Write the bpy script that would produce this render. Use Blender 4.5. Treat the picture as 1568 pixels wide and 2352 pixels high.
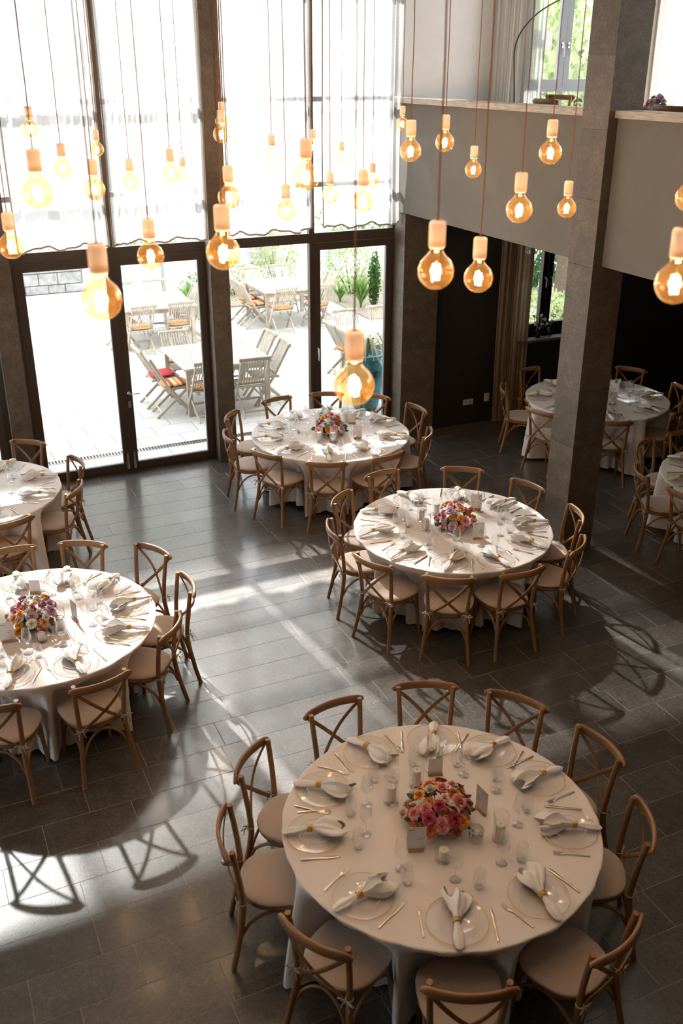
import bpy, math, random
from math import sin, cos, pi, radians as rad, atan2, hypot, sqrt
from mathutils import Vector, Matrix

random.seed(7)
for _o in list(bpy.data.objects):
    bpy.data.objects.remove(_o, do_unlink=True)
SC = bpy.context.scene
COL = SC.collection

# ------------------------------------------------------------------ camera
F_PX = 2239.64
YAW, PITCH, ROLL = rad(24.641), rad(24.648), rad(0.094)
CAM = Vector((0.0, 0.0, 4.8))
cd = bpy.data.cameras.new('camera')
cd.sensor_fit = 'VERTICAL'
cd.sensor_height = 36.0
cd.lens = F_PX / 2352.0 * 36.0
cd.clip_start = 0.05
cd.clip_end = 300
cam = bpy.data.objects.new('camera', cd)
COL.objects.link(cam)
_f0 = Vector((sin(YAW), cos(YAW), 0)); _r0 = Vector((cos(YAW), -sin(YAW), 0)); _up = Vector((0, 0, 1))
_fwd = cos(PITCH) * _f0 - sin(PITCH) * _up
_u = sin(PITCH) * _f0 + cos(PITCH) * _up
_r = cos(ROLL) * _r0 + sin(ROLL) * _u
_u2 = -sin(ROLL) * _r0 + cos(ROLL) * _u
cam.matrix_world = Matrix(((_r.x, _u2.x, -_fwd.x, CAM.x), (_r.y, _u2.y, -_fwd.y, CAM.y), (_r.z, _u2.z, -_fwd.z, CAM.z), (0, 0, 0, 1)))
cd.dof.use_dof = True
cd.dof.focus_distance = 9.0
cd.dof.aperture_fstop = 2.6
SC.camera = cam

# ------------------------------------------------------------------ light, exposure
SC.view_settings.view_transform = 'Standard'
SC.view_settings.look = 'None'
SC.view_settings.exposure = 1.2
SC.view_settings.gamma = 1.0
SC.view_settings.use_curve_mapping = False
w = bpy.data.worlds.new('world'); SC.world = w
w.use_nodes = True
_bg = w.node_tree.nodes['Background']
_bg.inputs['Color'].default_value = (0.90, 0.945, 1.0, 1)
_bg.inputs['Strength'].default_value = 1.8
sun = bpy.data.lights.new('sun', 'SUN')
sun.energy = 22.0
sun.angle = rad(1.3)
sun.color = (1.0, 0.98, 0.95)
sun_o = bpy.data.objects.new('sun', sun); COL.objects.link(sun_o)
sun_o.rotation_euler = Vector((0.11, -1.0, -0.80)).to_track_quat('-Z', 'Y').to_euler()
for (x0, x1, z0, z1, y) in ((-1.4, 6.16, 0.05, 5.8, 12.05), (7.9, 9.9, 1.2, 6.9, 12.05)):
    p = bpy.data.lights.new('window_portal', 'AREA'); p.shape = 'RECTANGLE'
    p.size = x1 - x0; p.size_y = z1 - z0
    p.cycles.is_portal = True
    po = bpy.data.objects.new('window_portal', p); COL.objects.link(po)
    po.location = ((x0 + x1) / 2, y, (z0 + z1) / 2); po.rotation_euler = (rad(-90), 0, 0)
p = bpy.data.lights.new('side_portal', 'AREA'); p.shape = 'RECTANGLE'; p.size = 4.0; p.size_y = 2.7; p.cycles.is_portal = True
po = bpy.data.objects.new('side_portal', p); COL.objects.link(po); po.location = (-5.35, 6.6, 1.55)
po.rotation_euler = Vector((1, 0, 0)).to_track_quat('-Z', 'Z').to_euler()
try:
    cy = SC.cycles
    cy.use_adaptive_sampling = True; cy.adaptive_threshold = 0.06
    cy.max_bounces = 5; cy.diffuse_bounces = 3; cy.glossy_bounces = 2; cy.transmission_bounces = 3
    cy.transparent_max_bounces = 12; cy.sample_clamp_indirect = 6.0
    cy.caustics_reflective = False; cy.caustics_refractive = False
    cy.use_denoising = True
except Exception:
    pass

# ------------------------------------------------------------------ materials
MATS = {}
def nm(name):
    m = bpy.data.materials.new(name); m.use_nodes = True
    MATS[name] = m
    nt = m.node_tree
    return m, nt, nt.nodes['Principled BSDF'], nt.nodes['Material Output']
def N(nt, kind, **kw):
    n = nt.nodes.new(kind)
    for k, v in kw.items():
        if k in n.inputs: n.inputs[k].default_value = v
        else: setattr(n, k, v)
    return n
def ramp(nt, fac, stops):
    r = nt.nodes.new('ShaderNodeValToRGB')
    els = r.color_ramp.elements
    while len(els) < len(stops): els.new(0.5)
    for e, (p, c) in zip(els, stops):
        e.position = p; e.color = (*c, 1)
    nt.links.new(fac, r.inputs['Fac'])
    return r.outputs['Color']
def mat(name, c, rough=0.6, metal=0.0, spec=0.5, var=0.0, scale=20.0, bump=0.0, coord='Object', sheen=0.0, stretch=None, objvar=0.0, detail=4.0, c2=None):
    m, nt, b, out = nm(name)
    L = nt.links.new
    b.inputs['Base Color'].default_value = (*c, 1)
    b.inputs['Roughness'].default_value = rough
    b.inputs['Metallic'].default_value = metal
    b.inputs['Specular IOR Level'].default_value = spec
    if sheen: b.inputs['Sheen Weight'].default_value = sheen
    if var or bump or c2:
        tc = N(nt, 'ShaderNodeTexCoord')
        mp = N(nt, 'ShaderNodeMapping')
        if stretch: mp.inputs['Scale'].default_value = stretch
        L(tc.outputs[coord], mp.inputs['Vector'])
        nz = N(nt, 'ShaderNodeTexNoise', Scale=scale, Detail=detail, Roughness=0.6)
        L(mp.outputs['Vector'], nz.inputs['Vector'])
        if var or c2:
            lo = tuple(max(0, x * (1 - var)) for x in c); hi = c2 if c2 else tuple(min(1, x * (1 + var)) for x in c)
            col = ramp(nt, nz.outputs['Fac'], [(0.3, lo), (0.7, hi)])
            if objvar:
                oi = N(nt, 'ShaderNodeObjectInfo')
                mr = N(nt, 'ShaderNodeMapRange'); mr.inputs['To Min'].default_value = 1 - objvar; mr.inputs['To Max'].default_value = 1 + objvar
                L(oi.outputs['Random'], mr.inputs['Value'])
                mx = N(nt, 'ShaderNodeMix', data_type='RGBA', blend_type='MULTIPLY'); mx.inputs[0].default_value = 1.0
                L(col, mx.inputs[6]); L(mr.outputs['Result'], mx.inputs[7]); col = mx.outputs[2]
            L(col, b.inputs['Base Color'])
        if bump:
            bp = N(nt, 'ShaderNodeBump', Strength=bump, Distance=0.01)
            L(nz.outputs['Fac'], bp.inputs['Height']); L(bp.outputs['Normal'], b.inputs['Normal'])
    return m
def stone(name, c, rough, pits, objvar, rvar=0.08, scale=1.0, mott=0.8):
    m, nt, b, out = nm(name)
    L = nt.links.new
    tc = N(nt, 'ShaderNodeTexCoord')
    gm = N(nt, 'ShaderNodeNewGeometry')
    n1 = N(nt, 'ShaderNodeTexNoise', Scale=6 * scale, Detail=6, Roughness=0.65); L(gm.outputs['Position'], n1.inputs['Vector'])
    n2 = N(nt, 'ShaderNodeTexNoise', Scale=110 * scale, Detail=3, Roughness=0.7); L(gm.outputs['Position'], n2.inputs['Vector'])
    c1 = ramp(nt, n1.outputs['Fac'], [(0.25, tuple(x * 0.68 for x in c)), (0.5, c), (0.8, tuple(x * 1.5 for x in c))])
    c2 = ramp(nt, n2.outputs['Fac'], [(0.3, (0.55,) * 3), (0.5, (1, 1, 1)), (0.72, (1.75, 1.7, 1.6))])
    n4 = N(nt, 'ShaderNodeTexNoise', Scale=34 * scale, Detail=5, Roughness=0.75); L(gm.outputs['Position'], n4.inputs['Vector'])
    c4 = ramp(nt, n4.outputs['Fac'], [(0.32, (0.5,) * 3), (0.5, (0.95, 0.95, 0.95)), (0.68, (1.8, 1.75, 1.7))])
    m0 = N(nt, 'ShaderNodeMix', data_type='RGBA', blend_type='MULTIPLY'); m0.inputs[0].default_value = mott
    L(c1, m0.inputs[6]); L(c4, m0.inputs[7])
    mx = N(nt, 'ShaderNodeMix', data_type='RGBA', blend_type='MULTIPLY'); mx.inputs[0].default_value = 1.0
    L(m0.outputs[2], mx.inputs[6]); L(c2, mx.inputs[7])
    oi = N(nt, 'ShaderNodeObjectInfo')
    mr = N(nt, 'ShaderNodeMapRange'); mr.inputs['To Min'].default_value = 1 - objvar; mr.inputs['To Max'].default_value = 1 + objvar
    L(oi.outputs['Random'], mr.inputs['Value'])
    m2 = N(nt, 'ShaderNodeMix', data_type='RGBA', blend_type='MULTIPLY'); m2.inputs[0].default_value = 1.0
    L(mx.outputs[2], m2.inputs[6]); L(mr.outputs['Result'], m2.inputs[7])
    L(m2.outputs[2], b.inputs['Base Color'])
    rr = N(nt, 'ShaderNodeMapRange'); rr.inputs['To Min'].default_value = rough - rvar; rr.inputs['To Max'].default_value = rough + rvar
    n3 = N(nt, 'ShaderNodeTexNoise', Scale=3.0 * scale, Detail=5); L(gm.outputs['Position'], n3.inputs['Vector'])
    L(n3.outputs['Fac'], rr.inputs['Value']); L(rr.outputs['Result'], b.inputs['Roughness'])
    bp = N(nt, 'ShaderNodeBump', Strength=pits, Distance=0.004); L(n2.outputs['Fac'], bp.inputs['Height']); L(bp.outputs['Normal'], b.inputs['Normal'])
    return m
def glass(name, tint=(0.97, 0.98, 0.98), edge=0.7, base=0.04, rough=0.02, refl=(1, 1, 1), power=3.0):
    m, nt, b, out = nm(name)
    nt.nodes.remove(b)
    L = nt.links.new
    tr = N(nt, 'ShaderNodeBsdfTransparent', Color=(*tint, 1))
    gl = N(nt, 'ShaderNodeBsdfGlossy', Color=(*refl, 1), Roughness=rough)
    lw = N(nt, 'ShaderNodeLayerWeight', Blend=0.5)
    pw = N(nt, 'ShaderNodeMath', operation='POWER'); pw.inputs[1].default_value = power
    L(lw.outputs['Facing'], pw.inputs[0])
    ma = N(nt, 'ShaderNodeMath', operation='MULTIPLY_ADD'); ma.inputs[1].default_value = edge; ma.inputs[2].default_value = base
    L(pw.outputs[0], ma.inputs[0])
    mx = N(nt, 'ShaderNodeMixShader')
    L(ma.outputs[0], mx.inputs['Fac']); L(tr.outputs[0], mx.inputs[1]); L(gl.outputs[0], mx.inputs[2])
    L(mx.outputs[0], out.inputs['Surface'])
    return m
def fabric_sheer(name, c, trans, transl, weave=140.0, fwd=0.0):
    """woven curtain: open holes let light straight through, the threads scatter it"""
    m, nt, b, out = nm(name)
    L = nt.links.new
    b.inputs['Base Color'].default_value = (*c, 1); b.inputs['Roughness'].default_value = 0.9; b.inputs['Specular IOR Level'].default_value = 0.1
    tr = N(nt, 'ShaderNodeBsdfTransparent')
    tl = N(nt, 'ShaderNodeBsdfTranslucent', Color=(*c, 1))
    m1 = N(nt, 'ShaderNodeMixShader', Fac=transl); L(b.outputs[0], m1.inputs[1]); L(tl.outputs[0], m1.inputs[2])
    if fwd:   # threads blur part of the light forwards
        rf = N(nt, 'ShaderNodeBsdfRefraction', Color=(0.85, 0.85, 0.85, 1), Roughness=0.6, IOR=1.3)
        m3 = N(nt, 'ShaderNodeMixShader', Fac=fwd); L(m1.outputs[0], m3.inputs[1]); L(rf.outputs[0], m3.inputs[2]); m1 = m3
    tc = N(nt, 'ShaderNodeTexCoord')
    mp = N(nt, 'ShaderNodeMapping'); mp.inputs['Scale'].default_value = (weave, weave, weave * 0.04); L(tc.outputs['Object'], mp.inputs['Vector'])
    n1 = N(nt, 'ShaderNodeTexNoise', Scale=1.0, Detail=2); L(mp.outputs['Vector'], n1.inputs['Vector'])
    mp2 = N(nt, 'ShaderNodeMapping'); mp2.inputs['Scale'].default_value = (weave * 0.04, weave * 0.04, weave); L(tc.outputs['Object'], mp2.inputs['Vector'])
    n2 = N(nt, 'ShaderNodeTexNoise', Scale=1.0, Detail=2); L(mp2.outputs['Vector'], n2.inputs['Vector'])
    ad = N(nt, 'ShaderNodeMath', operation='ADD'); L(n1.outputs['Fac'], ad.inputs[0]); L(n2.outputs['Fac'], ad.inputs[1])
    rr = N(nt, 'ShaderNodeMapRange'); rr.inputs['From Min'].default_value = 0.7; rr.inputs['From Max'].default_value = 1.3
    rr.inputs['To Min'].default_value = max(0, trans - 0.08); rr.inputs['To Max'].default_value = trans + min(0.08, trans)
    L(ad.outputs[0], rr.inputs['Value'])
    m2 = N(nt, 'ShaderNodeMixShader'); L(rr.outputs['Result'], m2.inputs['Fac']); L(m1.outputs[0], m2.inputs[1]); L(tr.outputs[0], m2.inputs[2])
    L(m2.outputs[0], out.inputs['Surface'])
    return m
def leafmat(name, c, c2):
    m, nt, b, out = nm(name)
    L = nt.links.new
    b.inputs['Roughness'].default_value = 0.5
    gm = N(nt, 'ShaderNodeNewGeometry')
    col = ramp(nt, gm.outputs['Random Per Island'], [(0.0, c), (1.0, c2)])
    L(col, b.inputs['Base Color'])
    tl = N(nt, 'ShaderNodeBsdfTranslucent'); L(col, tl.inputs['Color'])
    mx = N(nt, 'ShaderNodeMixShader', Fac=0.4); L(b.outputs[0], mx.inputs[1]); L(tl.outputs[0], mx.inputs[2])
    L(mx.outputs[0], out.inputs['Surface'])
    return m
def emit(name, c, s):
    m, nt, b, out = nm(name)
    nt.nodes.remove(b)
    e = N(nt, 'ShaderNodeEmission', Color=(*c, 1), Strength=s)
    nt.links.new(e.outputs[0], out.inputs['Surface'])
    m.cycles.emission_sampling = 'NONE'
    return m

FLOOR = stone('floor_stone', (0.074, 0.065, 0.058), 0.34, 0.18, 0.22)
FLOOR.node_tree.nodes['Principled BSDF'].inputs['Coat Weight'].default_value = 0.55
FLOOR.node_tree.nodes['Principled BSDF'].inputs['Coat Roughness'].default_value = 0.15
GROUT = mat('floor_grout', (0.34, 0.31, 0.28), 0.8)
PILLAR = stone('pillar_stone', (0.118, 0.092, 0.069), 0.55, 0.5, 0.16, mott=0.4)
PGROUT = mat('pillar_grout', (0.16, 0.14, 0.12), 0.9)
FRAME = mat('brown_metal', (0.070, 0.050, 0.038), 0.42, 0.2, var=0.1, scale=60)
GREYF = mat('grey_window_paint', (0.24, 0.25, 0.26), 0.4)
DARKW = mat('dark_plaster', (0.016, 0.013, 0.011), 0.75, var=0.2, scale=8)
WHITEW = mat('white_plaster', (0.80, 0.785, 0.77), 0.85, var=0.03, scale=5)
GREYW = mat('taupe_plaster', (0.178, 0.165, 0.143), 0.8, var=0.06, scale=4)
TRAV = mat('travertine', (0.46, 0.40, 0.33), 0.5, var=0.35, scale=22, stretch=(1, 0.4, 3), bump=0.2, detail=8)
CEIL = mat('ceiling_paint', (0.74, 0.72, 0.70), 0.9)
WOOD = mat('oak_bentwood', (0.262, 0.130, 0.048), 0.42, var=0.28, scale=9, stretch=(1, 1, 0.15), bump=0.08, detail=8, objvar=0.12)
WOODR = mat('oak_rail', (0.29, 0.148, 0.058), 0.40, var=0.28, scale=14, stretch=(0.12, 1, 1), bump=0.08, detail=8, objvar=0.12)
CUSH = mat('beige_cushion', (0.50, 0.40, 0.325), 0.95, var=0.1, scale=140, bump=0.25, sheen=0.3)
TIE = mat('linen_tie', (0.52, 0.44, 0.37), 0.9)
CLOTH = mat('white_tablecloth', (0.81, 0.762, 0.742), 0.85, var=0.03, scale=220, bump=0.06, sheen=0.15)
NAPK = mat('white_napkin', (0.84, 0.83, 0.82), 0.85, var=0.04, scale=180, bump=0.1, sheen=0.2)
GOLD = mat('gold', (0.80, 0.50, 0.19), 0.28, 1.0, var=0.2, scale=160, bump=0.3)
STEEL = mat('cutlery_steel', (0.70, 0.60, 0.52), 0.18, 1.0)
CHROME = mat('chrome', (0.62, 0.62, 0.60), 0.25, 1.0)
GLASS = glass('clear_glass', (0.955, 0.96, 0.96), 0.85, 0.06, 0.01, power=1.9)
DISH = glass('glass_plate', (0.985, 0.985, 0.985), 0.35, 0.035, 0.08, power=2.2)
PANE = glass('window_pane', (0.97, 0.985, 0.98), 0.6, 0.03, 0.0, power=4.0)
AMBER = glass('amber_bulb_glass', (0.97, 0.84, 0.58), 0.7, 0.05, 0.03, (1.0, 0.90, 0.78), power=2.2)
_nt = AMBER.node_tree
_tl = N(_nt, 'ShaderNodeBsdfTranslucent', Color=(1.0, 0.50, 0.12, 1)); _mx = N(_nt, 'ShaderNodeMixShader', Fac=0.014)
_out = _nt.nodes['Material Output']; _prev = _out.inputs['Surface'].links[0].from_socket
_nt.links.new(_prev, _mx.inputs[1]); _nt.links.new(_tl.outputs[0], _mx.inputs[2]); _nt.links.new(_mx.outputs[0], _out.inputs['Surface'])
RIMW = mat('milky_plate_rim', (0.75, 0.76, 0.77), 0.2)
FIL = emit('filament_glow', (1.0, 0.85, 0.62), 22.0)
STEMG = glass('bulb_stem_glass', (1.0, 0.95, 0.85), 0.6, 0.12, 0.05)
SOCK, _nt, _b, _o2 = nm('frosted_socket')
_b.inputs['Base Color'].default_value = (0.80, 0.68, 0.57, 1); _b.inputs['Roughness'].default_value = 0.35
_tl = N(_nt, 'ShaderNodeBsdfTranslucent', Color=(0.95, 0.80, 0.66, 1)); _mx = N(_nt, 'ShaderNodeMixShader', Fac=0.42)
_nt.links.new(_b.outputs[0], _mx.inputs[1]); _nt.links.new(_tl.outputs[0], _mx.inputs[2]); _nt.links.new(_mx.outputs[0], _o2.inputs['Surface'])
CORD = mat('copper_textile_cord', (0.27, 0.105, 0.04), 0.7, var=0.3, scale=300)
SHEER = fabric_sheer('sheer_linen', (0.42, 0.416, 0.413), 0.12, 0.5, fwd=0.35)
LINEN = fabric_sheer('dense_linen', (0.34, 0.25, 0.17), 0.02, 0.4)
LINENL = fabric_sheer('pale_linen', (0.68, 0.64, 0.58), 0.04, 0.35)
WAX = mat('candle_wax', (0.82, 0.76, 0.66), 0.5)
WAX.node_tree.nodes['Principled BSDF'].inputs['Subsurface Weight'].default_value = 0.0
BLACK = mat('black_metal', (0.012, 0.012, 0.012), 0.35)
BLACKG = mat('black_glaze', (0.010, 0.011, 0.012), 0.12)
BLOCK = mat('beech_block', (0.47, 0.27, 0.14), 0.55, var=0.2, scale=30, stretch=(0.2, 1, 1))
TEAK = mat('weathered_teak', (0.50, 0.44, 0.36), 0.75, var=0.22, scale=14, stretch=(1, 1, 0.3), bump=0.1, objvar=0.1)
PAVE = mat('terrace_paving', (0.62, 0.60, 0.575), 0.8, var=0.07, scale=60, objvar=0.05)
PJOINT = mat('paving_joint', (0.30, 0.28, 0.26), 0.95)
GRAVEL = mat('pale_gravel', (0.70, 0.68, 0.655), 0.95, var=0.15, scale=40, coord='Object')
SOIL = mat('planting_soil', (0.36, 0.30, 0.24), 0.95, var=0.4, scale=30)
WSTONE = mat('garden_wall_stone', (0.36, 0.35, 0.345), 0.9, var=0.3, scale=9, bump=0.5, objvar=0.15)
GALV = mat('galvanised_steel', (0.42, 0.45, 0.45), 0.45, 0.3)
BLUEM = mat('blue_grey_paint', (0.25, 0.36, 0.42), 0.5)
TURQ = mat('turquoise_glaze', (0.02, 0.22, 0.30), 0.15, var=0.6, scale=5, stretch=(1, 1, 0.2), c2=(0.10, 0.42, 0.50))
AGAVE = mat('variegated_agave', (0.42, 0.47, 0.25), 0.5, var=0.5, scale=4, c2=(0.75, 0.73, 0.5))
LEAFD = leafmat('dark_leaves', (0.035, 0.10, 0.02), (0.10, 0.22, 0.04))
LEAFM = leafmat('mid_leaves', (0.10, 0.24, 0.04), (0.25, 0.42, 0.10))
LEAFL = leafmat('pale_leaves', (0.30, 0.42, 0.14), (0.62, 0.66, 0.38))
LEAFE = leafmat('eucalyptus_leaves', (0.05, 0.10, 0.055), (0.11, 0.17, 0.10))
BARK = mat('bark', (0.12, 0.09, 0.06), 0.9, var=0.3, scale=20)
BARREL = mat('barrel_oak', (0.40, 0.37, 0.34), 0.8, var=0.2, scale=10, stretch=(1, 1, 0.2), objvar=0.15)
RED = mat('red_fabric', (0.55, 0.045, 0.05), 0.9)
STRIPE, _nt, _b, _o2 = nm('striped_fabric')
_tc = N(_nt, 'ShaderNodeTexCoord'); _sx = N(_nt, 'ShaderNodeSeparateXYZ'); _nt.links.new(_tc.outputs['Object'], _sx.inputs[0])
_ma = N(_nt, 'ShaderNodeMath', operation='MULTIPLY'); _ma.inputs[1].default_value = 5.5; _nt.links.new(_sx.outputs['Y'], _ma.inputs[0])
_fr = N(_nt, 'ShaderNodeMath', operation='FRACT'); _nt.links.new(_ma.outputs[0], _fr.inputs[0])
_cr = ramp(_nt, _fr.outputs[0], [(0.0, (0.75, 0.30, 0.06)), (0.28, (0.75, 0.62, 0.48)), (0.42, (0.60, 0.08, 0.05)), (0.6, (0.10, 0.05, 0.04)), (0.7, (0.80, 0.42, 0.12)), (0.88, (0.78, 0.68, 0.55))])
_nt.nodes[-1].color_ramp.interpolation = 'CONSTANT'
_nt.links.new(_cr, _b.inputs['Base Color']); _b.inputs['Roughness'].default_value = 0.9
SUNBLK = mat('sun_blocker_side', (0.62, 0.60, 0.56), 0.9)
SUNBLK_TOP = mat('roof_tile', (0.20, 0.10, 0.07), 0.8)
WHITEP = mat('white_plastic', (0.62, 0.60, 0.56), 0.4)
PAPER0 = mat('white_paper', (0.80, 0.79, 0.77), 0.8)
CYL = mat('gas_bottle_paint', (0.42, 0.40, 0.36), 0.5)
PAPER, _nt, _b, _o2 = nm('printed_menu_paper')
# printed lines of a menu: grey dashes on white paper
_tc = N(_nt, 'ShaderNodeTexCoord'); _sx = N(_nt, 'ShaderNodeSeparateXYZ'); _nt.links.new(_tc.outputs['Generated'], _sx.inputs[0])
def _mth(op, a, b=None, c=None):
    n = N(_nt, 'ShaderNodeMath', operation=op)
    for i, v in enumerate((a, b, c)):
        if v is None: continue
        if isinstance(v, (int, float)): n.inputs[i].default_value = v
        else: _nt.links.new(v, n.inputs[i])
    return n.outputs[0]
_gx, _gz = _sx.outputs['X'], _sx.outputs['Z']
_row = _mth('FLOOR', _mth('MULTIPLY', _gz, 26.0))
_inr = _mth('LESS_THAN', _mth('FRACT', _mth('MULTIPLY', _gz, 26.0)), 0.4)
_wn = N(_nt, 'ShaderNodeTexWhiteNoise', noise_dimensions='1D'); _nt.links.new(_row, _wn.inputs['W'])
_start = _mth('MULTIPLY_ADD', _wn.outputs['Value'], 0.35, 0.45)
_lx = _mth('MULTIPLY', _mth('GREATER_THAN', _gx, _start), _mth('LESS_THAN', _gx, 0.88))
_lz = _mth('MULTIPLY', _mth('GREATER_THAN', _gz, 0.16), _mth('LESS_THAN', _gz, 0.74))
_skip = _mth('GREATER_THAN', _mth('FRACT', _mth('MULTIPLY', _wn.outputs['Value'], 7.3)), 0.3)
_hd = _mth('MULTIPLY', _mth('MULTIPLY', _mth('GREATER_THAN', _gz, 0.86), _mth('LESS_THAN', _gz, 0.895)), _mth('MULTIPLY', _mth('GREATER_THAN', _gx, 0.1), _mth('LESS_THAN', _gx, 0.42)))
_ln = _mth('MULTIPLY', _mth('MULTIPLY', _inr, _lx), _mth('MULTIPLY', _lz, _skip))
_all = _mth('MAXIMUM', _ln, _hd)
_mx = N(_nt, 'ShaderNodeMix', data_type='RGBA'); _mx.inputs[6].default_value = (0.80, 0.79, 0.77, 1); _mx.inputs[7].default_value = (0.36, 0.35, 0.34, 1)
_nt.links.new(_all, _mx.inputs[0]); _nt.links.new(_mx.outputs[2], _b.inputs['Base Color']); _b.inputs['Roughness'].default_value = 0.8
PETALS = {k: mat('petal_' + k, c, 0.6, var=0.18, scale=30) for k, c in dict(
    orange=(0.85, 0.36, 0.04), peach=(0.82, 0.42, 0.27), pink=(0.78, 0.30, 0.32), magenta=(0.50, 0.07, 0.13), white=(0.78, 0.76, 0.66),
    blush=(0.80, 0.55, 0.50), lilac=(0.66, 0.42, 0.58), rust=(0.62, 0.20, 0.06)).items()}

# ------------------------------------------------------------------ mesh building
class MB:
    def __init__(s): s.v = []; s.f = []; s.sm = []
    def add(s, vs, fs, smooth=False, M=None):
        o = len(s.v)
        s.v += [tuple(M @ Vector(p)) for p in vs] if M is not None else [tuple(p) for p in vs]
        s.f += [tuple(i + o for i in f) for f in fs]; s.sm += [smooth] * len(fs)
        return s
    def box(s, x0, x1, y0, y1, z0, z1, M=None):
        return s.add([(x0, y0, z0), (x1, y0, z0), (x1, y1, z0), (x0, y1, z0), (x0, y0, z1), (x1, y0, z1), (x1, y1, z1), (x0, y1, z1)],
                     [(3, 2, 1, 0), (4, 5, 6, 7), (0, 1, 5, 4), (1, 2, 6, 5), (2, 3, 7, 6), (3, 0, 4, 7)], M=M)
    def cbox(s, x0, x1, y0, y1, z0, z1, c=0.003, M=None):
        """box with a chamfered top edge"""
        vs = [(x0, y0, z0), (x1, y0, z0), (x1, y1, z0), (x0, y1, z0), (x0, y0, z1 - c), (x1, y0, z1 - c), (x1, y1, z1 - c), (x0, y1, z1 - c),
              (x0 + c, y0 + c, z1), (x1 - c, y0 + c, z1), (x1 - c, y1 - c, z1), (x0 + c, y1 - c, z1)]
        fs = [(3, 2, 1, 0), (8, 9, 10, 11)]
        for i in range(4):
            j = (i + 1) % 4
            fs += [(i, j, 4 + j, 4 + i), (4 + i, 4 + j, 8 + j, 8 + i)]
        return s.add(vs, fs, M=M)
    def tube(s, pts, r, n=8, caps=True, M=None):
        pts = [Vector(p) for p in pts]; k = len(pts)
        rs = list(r) if isinstance(r, (list, tuple)) else [r] * k
        tans = []
        for i in range(k):
            a = pts[max(i - 1, 0)]; b = pts[min(i + 1, k - 1)]
            t = (b - a); tans.append(t.normalized() if t.length > 1e-9 else Vector((0, 0, 1)))
        up = Vector((0, 0, 1)) if abs(tans[0].z) < 0.9 else Vector((1, 0, 0))
        nrm = tans[0].cross(up).normalized()
        vs = []
        for i in range(k):
            t = tans[i]; nrm = (nrm - t * nrm.dot(t)); nrm = nrm.normalized() if nrm.length > 1e-6 else t.orthogonal().normalized()
            bi = t.cross(nrm)
            for j in range(n):
                a = 2 * pi * j / n
                vs.append(pts[i] + rs[i] * (cos(a) * nrm + sin(a) * bi))
        fs = []
        for i in range(k - 1):
            for j in range(n):
                j2 = (j + 1) % n
                fs.append((i * n + j, i * n + j2, (i + 1) * n + j2, (i + 1) * n + j))
        s.add(vs, fs, True, M)
        if caps:
            s.add(vs[:n], [tuple(range(n))[::-1]], False, M); s.add(vs[-n:], [tuple(range(n))], False, M)
        return s
    def bar(s, pts, w, t, side=None, M=None):
        """sweep of a w x t section with softened edges; w runs along `side` (default: world z made square to the path)"""
        pts = [Vector(p) for p in pts]; k = len(pts)
        ws = list(w) if isinstance(w, (list, tuple)) else [w] * k
        c = t * 0.3
        vs = []
        for i in range(k):
            a = pts[max(i - 1, 0)]; b = pts[min(i + 1, k - 1)]; tn = (b - a).normalized()
            sd = Vector(side) if side is not None else Vector((0, 0, 1))
            sd = (sd - tn * sd.dot(tn)); sd = sd.normalized() if sd.length > 1e-6 else tn.orthogonal().normalized()
            nn = tn.cross(sd); hw = ws[i] / 2; ht = t / 2
            for (p, q) in ((-hw + c, -ht), (hw - c, -ht), (hw, -ht + c), (hw, ht - c), (hw - c, ht), (-hw + c, ht), (-hw, ht - c), (-hw, -ht + c)):
                vs.append(pts[i] + sd * p + nn * q)
        fs = []
        for i in range(k - 1):
            for j in range(8):
                j2 = (j + 1) % 8
                fs.append((i * 8 + j, i * 8 + j2, (i + 1) * 8 + j2, (i + 1) * 8 + j))
        s.add(vs, fs, k > 2, M)
        s.add(vs[:8], [tuple(range(8))[::-1]], False, M); s.add(vs[-8:], [tuple(range(8))], False, M)
        return s
    def lathe(s, prof, n=20, M=None, capb=False, capt=False, rx=1.0, ry=1.0):
        k = len(prof)
        vs = [(r * cos(2 * pi * j / n) * rx, r * sin(2 * pi * j / n) * ry, z) for r, z in prof for j in range(n)]
        fs = [(i * n + j, i * n + (j + 1) % n, (i + 1) * n + (j + 1) % n, (i + 1) * n + j) for i in range(k - 1) for j in range(n)]
        s.add(vs, fs, True, M)
        if capb: s.add(vs[:n], [tuple(range(n))[::-1]], False, M)
        if capt: s.add(vs[-n:], [tuple(range(n))], False, M)
        return s
    def torus(s, R, r, z=0.0, n=32, m=6, M=None):
        vs = [((R + r * cos(2 * pi * b / m)) * cos(2 * pi * a / n), (R + r * cos(2 * pi * b / m)) * sin(2 * pi * a / n), z + r * sin(2 * pi * b / m)) for a in range(n) for b in range(m)]
        fs = [(a * m + b, ((a + 1) % n) * m + b, ((a + 1) % n) * m + (b + 1) % m, a * m + (b + 1) % m) for a in range(n) for b in range(m)]
        return s.add(vs, fs, True, M)
    def grid(s, fn, nu, nv, closed=False, M=None, smooth=True):
        vs = [fn(u, v) for u in range(nu) for v in range(nv)]
        mu = nu if closed else nu - 1
        fs = [(u * nv + v, ((u + 1) % nu) * nv + v, ((u + 1) % nu) * nv + v + 1, u * nv + v + 1) for u in range(mu) for v in range(nv - 1)]
        return s.add(vs, fs, smooth, M)
    def mesh(s, name):
        me = bpy.data.meshes.new(name)
        me.from_pydata(s.v, [], s.f)
        me.polygons.foreach_set('use_smooth', s.sm)
        me.update()
        return me
    def build(s, name, m, parent=None, loc=None, rotz=None):
        return obj(name, s.mesh(name), m, parent, loc, rotz)

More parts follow.
